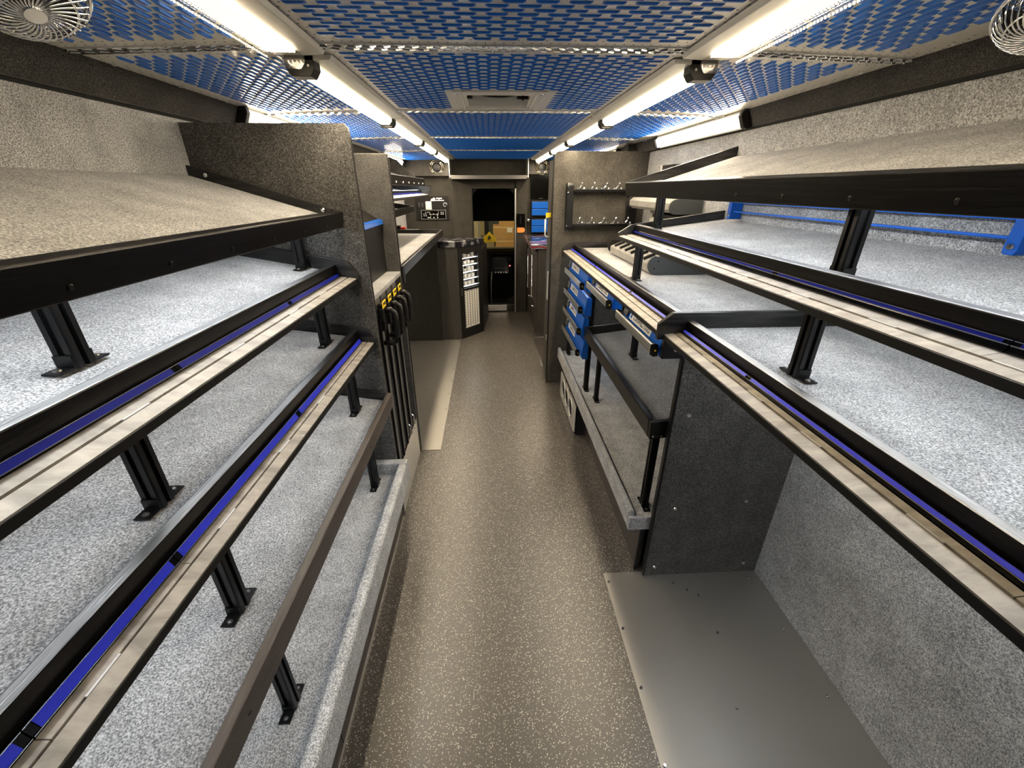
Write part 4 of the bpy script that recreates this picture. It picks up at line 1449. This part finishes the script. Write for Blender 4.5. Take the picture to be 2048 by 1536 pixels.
def blue_drawer(y0, y1, z, h, lab_lo, lab_hi, label, yb=None, depth=.80):
    """z: lower edge of the aluminium rail, h: height of the blue face; front at x=.600; far end y1"""
    t = thing('tilt_drawer', label, 'drawer', (.72, (y0 + y1) / 2, z - .03), 'blue drawers with aluminium rails under the right shelf')
    f0, f1 = Vector((.630, z + .004)), Vector((.645, z + h))
    MB().py([(f0.x, f0.y), (f1.x, f1.y), (f1.x + .012, f1.y), (depth, z + h * .9), (depth, z - .02), (f0.x + .012, z - .02)], y0 + .004 if yb is None else yb, y1 - .012).build('body', 'blue_paint', t, .003)
    MB().py([(.599, z), (.600, z + .036), (.610, z + .036), (.610, z)], y0, y1).build('rail', 'aluminium', t, .001)
    b = MB()
    for q in (.3, .55, .8):
        b.box(.5985, .6002, y0 + .001, y1 - .001, z + .036 * q - .0008, z + .036 * q + .0008)
    stuff(b.build('rail_grooves', 'dark_board', t))
    for (ya_, yb_) in ((y0 - .006, y0 - .0005), (y1 + .0005, y1 + .006)):
        MB().py([(.597, z - .004), (.597, z + .037), (.612, z + .040), (.628, z + .034), (.628, z - .012), (.612, z - .014)], ya_, yb_).build('end_cap', 'black_satin', t, .002)
    MB().lathe((.616, y0 - .0065, z + .012), (0, -1, 0), [(.004, 0), (.003, .004)], 8).build('bolt', 'yellow', t)
    d = (f1 - f0).normalized()
    nn = Vector((-d.y, d.x))
    H = (f1 - f0).length

    def Q(q_, hh):
        q = f0 + d * (q_ * H) + nn * hh
        return (q.x, q.y)
    MB().py([Q(.35, .001), Q(.90, .001), Q(.85, .010), Q(.40, .010)], y1 - .085, y1 - .030).build('latch', 'dark_metal', t, .003)
    L = min(.275, (y1 - y0) * .55)
    yc = y1 - .105 - L / 2
    lab = MB().py([Q(lab_lo, .0004), Q(lab_hi, .0004), Q(lab_hi, .0014), Q(lab_lo, .0014)], yc - L / 2, yc + L / 2).build('name_label', 'white_plastic', t, .002)
    o = bpy.data.objects.new('lettering', TXT)
    kx = (L * .76) / txt_w
    ky = (lab_hi - lab_lo) * H * .66 / txt_h
    X = Vector((0, -1, 0)) * kx
    Y = Vector((d.x, 0, d.y)) * ky
    Z = Vector((nn.x, 0, nn.y))
    q = Q((lab_lo + lab_hi) / 2, .0020)
    off = OFF[t]
    o.matrix_local = Matrix(((X.x, Y.x, Z.x, q[0] - off.x), (X.y, Y.y, Z.y, yc - L * .07 - off.y), (X.z, Y.z, Z.z, q[1] - off.z), (0, 0, 0, 1)))
    col.objects.link(o)
    o.parent = lab
    m_ = (lab_lo + lab_hi) / 2
    w_ = (lab_hi - lab_lo) * .3
    MB().py([Q(m_ - w_, .0015), Q(m_ + w_, .0015), Q(m_ + w_, .0019), Q(m_ - w_, .0019)], yc + L / 2 - .030, yc + L / 2 - .014).build('emblem', 'blue_paint', lab)
    return t


for k, z in enumerate((1.106, .943, .788, .628)):
    wd = ['top', 'second', 'third', 'bottom'][k]
    blue_drawer(2.79, 3.41, z, .110, .42, .80, f'{wd} blue drawer in the far stack of four, white name label', 2.778 if k == 2 else 2.735, .680)
blue_drawer(2.115, 2.61, 1.154, .060, .34, .95, 'single blue drawer hung between the far stack and the nearest one')
blue_drawer(1.452, 1.94, 1.150, .063, .36, .97, 'nearest and largest blue drawer beside the short divider')


def hanger(x0, x1, y0, y1, z0, z1, label):
    t = thing('hanger_bracket', label, 'bracket', ((x0 + x1) / 2, (y0 + y1) / 2, z0), 'black drawer hangers')
    MB().box(x0, x1, y0, y1, z0, z1).build('plate', 'black_metal', t, .002)
    MB().lathe(((x0 + x1) / 2 - .01, y0 - .0003, z0 + .035), (0, -1, 0), [(.008, 0), (.006, .004)], 10).build('screw', 'chrome', t)


hanger(.640, .715, 1.955, 1.975, 1.13, 1.214, 'black hanger plate with one screw between the two single blue drawers')
post('black post at the near end of the blue drawer stack', .700, 2.806, .3375, 1.214, .034)
post('black post at the far end of the blue drawer stack', .700, 3.56, .3375, 1.214, .034)
post('black post standing on the dark tray behind the nearest blue drawer', .838, 2.27, lin((XR, .86), (.672, .785), .83) + .004, 1.214, .034)

# ------------------------------------------------------------ tool risers and blue rail on the right
t = thing('tool_riser', 'carpeted sloping tool riser with black pegs on the lower right shelf', 'tool rack', (1.08, 2.83, 1.262))


def plate_prof():
    pr = [(1.25, 1.2635), (.955, 1.2635)]
    pr += [(.955 - .055 * math.sin(a), 1.3185 - .055 * math.cos(a)) for a in [R(20 * k) for k in range(1, 9)]]
    pr += [(.955, 1.366), (1.25, 1.478)]
    return pr


MB().py(plate_prof(), 2.395, 2.412).build('side_plate', 'dark_board', t, .002)
MB().py(plate_prof(), 3.27, 3.287).build('side_plate', 'black_satin', t, .002)
MB().py([(1.25, 1.2645), (.935, 1.2645), (.918, 1.275), (.918, 1.316), (.924, 1.324), (1.25, 1.45)], 2.4125, 3.2695).build('slab', 'carpet_mid', t, .003)
for k in range(6):
    y = 2.55 + k * .125
    for x in (.962, 1.05):
        z = 1.324 + (x - .924) * .386
        MB().py([(x - .034, z - .013), (x + .034, z + .015), (x + .030, z + .030), (x - .040, z + .001)], y - .010, y + .010).build('peg', 'black_metal', t, .002)
b = MB()
for x, z in ((.94, 1.30), (.96, 1.34)):
    b.lathe((x, 2.3945, z), (0, -1, 0), [(.005, 0), (.004, .002)], 8)
b.build('screw', 'black_metal', t)

t = thing('wall_riser', 'round ended grey riser fixed to the wall past the second shelf', 'tool rack', (1.15, 2.8, 1.58))
pr = [(1.26, 1.575), (1.10, 1.575)] + [(1.10 - .042 * math.sin(a), 1.617 - .042 * math.cos(a)) for a in [R(20 * k) for k in range(1, 9)]] + [(1.10, 1.66), (1.26, 1.66)]
MB().py(pr, 2.60, 2.615).build('side_plate', 'dark_board', t, .002)
MB().py(pr, 3.45, 3.465).build('side_plate', 'black_satin', t, .002)
MB().py([(1.26, 1.58), (1.11, 1.58), (1.085, 1.60), (1.085, 1.635), (1.11, 1.655), (1.26, 1.655)], 2.6155, 3.4495).build('slab', 'carpet_mid', t, .003)
b = MB().box(1.15, 1.265, 2.45, 3.1, 1.535, 1.56)
b.slot(1).box(1.16, 1.262, 3.101, 3.18, 1.50, 1.56)
b.build('support_bar', ['black_satin', 'satin_silver'], t, .002)
t = thing('wall_pocket', 'small black pocket on the right wall behind the top shelf board', 'box', (1.24, 3.1, 1.79))
MB().box(1.215, XR - .001, 3.02, 3.22, 1.79, 1.862).build('body', 'black_satin', t, .004)
MB().box(1.208, 1.2145, 3.205, 3.22, 1.79, 1.862).build('edge', 'satin_silver', t, .001)
t = thing('cove_box', 'small dark carpeted box on the cove beside the far right cove lamp', 'box', (1.2, 3.95, 2.0))
MB().box(1.16, 1.248, 3.88, 4.0, 1.955, 2.045).build('body', 'carpet_dark', t, .003)

t = thing('blue_rail_rack', 'blue wall rail with two end brackets on the second right shelf', 'rack', (1.23, 1.58, 1.578))
for y in (2.20, .945):
    b = MB().px([(y - .012, 1.576), (y + .012, 1.576), (y + .016, 1.585), (y + .016, 1.745), (y - .016, 1.745), (y - .016, 1.585)], 1.205, 1.264)
    br = b.build('end_bracket', 'blue_paint', t, .003)
    MB().lathe((1.204, y, 1.595), (-1, 0, 0), [(.008, 0), (.006, .004)], 10).build('screw', 'chrome', br)
MB().tube([(1.22, 2.183, 1.612), (1.22, .962, 1.612)], .0042, 8).build('rod', 'blue_rod', t, 0, True)
MB().tube([(1.215, 2.183, 1.655), (1.215, .962, 1.655)], .0042, 8).build('rod', 'blue_rod', t, 0, True)

# ------------------------------------------------------------ cab seen through the doorway
b = MB()
cabm = sroot('wall_cab', (0, 7.4, 0))
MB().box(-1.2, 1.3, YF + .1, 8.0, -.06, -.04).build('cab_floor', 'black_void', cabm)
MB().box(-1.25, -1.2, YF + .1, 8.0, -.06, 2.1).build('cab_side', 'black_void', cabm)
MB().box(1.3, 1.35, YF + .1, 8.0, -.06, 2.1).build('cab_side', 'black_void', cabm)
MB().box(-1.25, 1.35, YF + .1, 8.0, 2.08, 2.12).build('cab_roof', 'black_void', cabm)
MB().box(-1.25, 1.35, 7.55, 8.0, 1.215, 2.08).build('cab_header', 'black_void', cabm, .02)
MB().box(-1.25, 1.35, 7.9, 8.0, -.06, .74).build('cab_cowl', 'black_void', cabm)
struct(MB().box(-1.2, 1.3, 7.93, 7.936, .741, 1.214).build('window_1', 'clear_lens'))
t = thing('dashboard', 'black truck dashboard with radio console seen through the doorway', 'dashboard', (.1, 7.5, 0))
MB().px([(7.30, -.04), (7.22, .35), (7.24, .62), (7.32, .74), (7.5, .775), (7.89, .74), (7.89, -.04)], -.33, .75).build('body', 'black_satin', t, .02)
c = MB().px([(7.17, .32), (7.14, .42), (7.20, .69), (7.27, .715), (7.30, .32)], .02, .40).build('console', 'black_gloss', t, .008)
b = MB()
b.px([(7.160, .50), (7.163, .515), (7.155, .516), (7.152, .501)], .07, .25)
b.px([(7.190, .645), (7.193, .66), (7.185, .661), (7.182, .646)], .07, .25)
b.build('vent_slats', 'grey_rubber', c)
b = MB()
for k in range(5):
    b.lathe((.085 + k * .045, 7.145, .435), (0, -1, .2), [(.014, 0), (.012, .012)], 12)
b.build('knob', 'satin_silver', c)
b = MB().lathe((.335, 7.185, .64), (0, -1, .2), [(.011, 0), (.010, .008)], 10)
b.build('knob', 'chrome', c)
MB().lathe((.325, 7.155, .54), (0, -1, .2), [(.011, 0), (.010, .006)], 10).build('warning_lamp', 'red_light', c)
t = thing('driver_seat', 'black driver seat edge left of the dashboard console', 'seat', (-.28, 6.9, 0))
MB().box(-.62, -.08, 6.60, 7.10, .0, .42).build('base', 'black_satin', t, .03)
MB().px([(6.50, .40), (6.44, 1.02), (6.50, 1.06), (6.58, 1.04), (6.66, .44)], -.62, -.09).build('backrest', 'black_satin', t, .03)
t = thing('floor_lever', 'thin chrome floor lever between seat and console', 'lever', (.0, 6.9, 0))
MB().tube([(.0, 6.95, -.04), (.005, 6.95, .3), (.02, 6.97, .48)], .008, 8).build('stem', 'satin_silver', t, 0, True)
MB().lathe((.02, 6.97, .48), (0, 0, 1), [(.014, 0), (.016, .03), (.008, .045)], 12).build('knob', 'black_satin', t, 0, True)

# ------------------------------------------------------------ garage outside the windscreen
struct(MB().box(-6, 6, 8.4, 11.55, -.9, -.85).build('floor_garage', 'garage_floor'))
gw = sroot('wall_garage', (0, 11.5, 0))
MB().box(-6, 6, 11.5, 11.55, -.85, 2.6).build('panel', 'garage_wall', gw)
gd = sroot('door_2', (-.3, 11.48, 0))
MB().box(-.60, -.29, 11.44, 11.495, -.85, 1.5).build('door_leaf', 'cream', gd, .004)
MB().box(-.285, -.24, 11.43, 11.499, -.85, 1.5).build('door_jamb', 'satin_silver', gd)
MB().lathe((-.19, 11.42, .62), (0, -1, 0), [(.02, 0), (.02, .03), (.035, .04), (.03, .07)], 12).build('door_handle', 'chrome', gd, 0, True)
w2 = sroot('window_2', (.1, 11.48, .9))
MB().box(-.13, .34, 11.44, 11.499, .62, 1.3).build('window_frame', 'black_satin', w2)
MB().box(-.02, .30, 11.43, 11.4395, .66, 1.28).build('window_pane', 'grey_glass', w2)
boxes = [(.08, .70, 10.1, 10.6, -.05, .42, 'bottom cardboard box of the garage stack'), (.10, .72, 10.1, 10.6, .421, .645, 'long cardboard box in the middle of the garage stack'),
         (.08, .70, 10.1, 10.6, .646, .945, 'big taped cardboard box near the top of the garage stack'), (.22, .62, 10.15, 10.6, .946, 1.12, 'small cardboard box on top of the garage stack'),
         (.24, .60, 9.70, 10.0, -.05, .43, 'flat cardboard box in front of the garage stack')]
for (x0, x1, y0, y1, z0, z1, lb) in boxes:
    t = thing('cardboard_box', lb, 'box', ((x0 + x1) / 2, (y0 + y1) / 2, z0), 'cardboard boxes in the garage')
    MB().box(x0, x1, y0, y1, z0, z1).build('carton', 'cardboard', t, .004)
    MB().box(x0 + .0, x1, y0 - .002, y0 - .0005, z1 - .05, z1 - .02).build('tape', 'tape', t)
t = thing('shipping_label', 'white shipping label on the big taped cardboard box', 'label', (.46, 10.09, .85))
MB().box(.40, .52, 10.095, 10.0975, .80, .90).build('paper', 'white_plastic', t)
t = thing('pallet_stand', 'low grey stand under the garage boxes', 'stand', (.4, 10.2, -.85))
MB().box(.02, .76, 9.68, 10.62, -.10, -.052).build('top', 'garage_floor', t)
for x in (.06, .70):
    for y in (9.72, 10.56):
        MB().box(x - .03, x + .03, y - .03, y + .03, -.85, -.101).build('leg', 'garage_floor', t)
t = thing('caution_sign', 'yellow diamond caution sign on a black stand outside the windscreen', 'sign', (-.02, 9.2, .2))
s2 = MB().py([(-.16, .75), (-.01, .90), (.14, .75), (.13, .69), (-.15, .69)], 9.2, 9.215).build('board', 'yellow', t, .003)
b = MB().py([(-.04, .73), (-.01, .78), (.0, .73), (.02, .79), (-.005, .83), (-.04, .79)], 9.196, 9.1995)
b.build('symbol', 'ink', s2)
b = MB().tube([(-.12, 9.235, .70), (-.13, 9.235, .47), (.10, 9.235, .47), (.11, 9.235, .70)], .02, 8)
b.box(-.12, .10, 9.22, 9.25, .30, .57)
b.box(-.03, .01, 9.22, 9.25, -.85, .42)
b.build('stand', 'black_satin', t)
struct(MB().box(-6, 6, 8.4, 11.55, 2.501, 2.55).build('ceiling_garage', 'garage_wall'))
t = thing('garage_fill_lamp', 'added warm lamp, out of view, lighting the garage outside the windscreen', 'light', (.1, 8.85, 2.5))  # added lamp, out of view, placed to brighten the boxes and sign
MB().box(-.9, 1.1, 8.75, 8.95, 2.42, 2.45).build('tube', 'garage_fill_lamp', t)
MB().box(-.95, 1.15, 8.70, 9.0, 2.451, 2.50).build('housing', 'satin_silver', t)
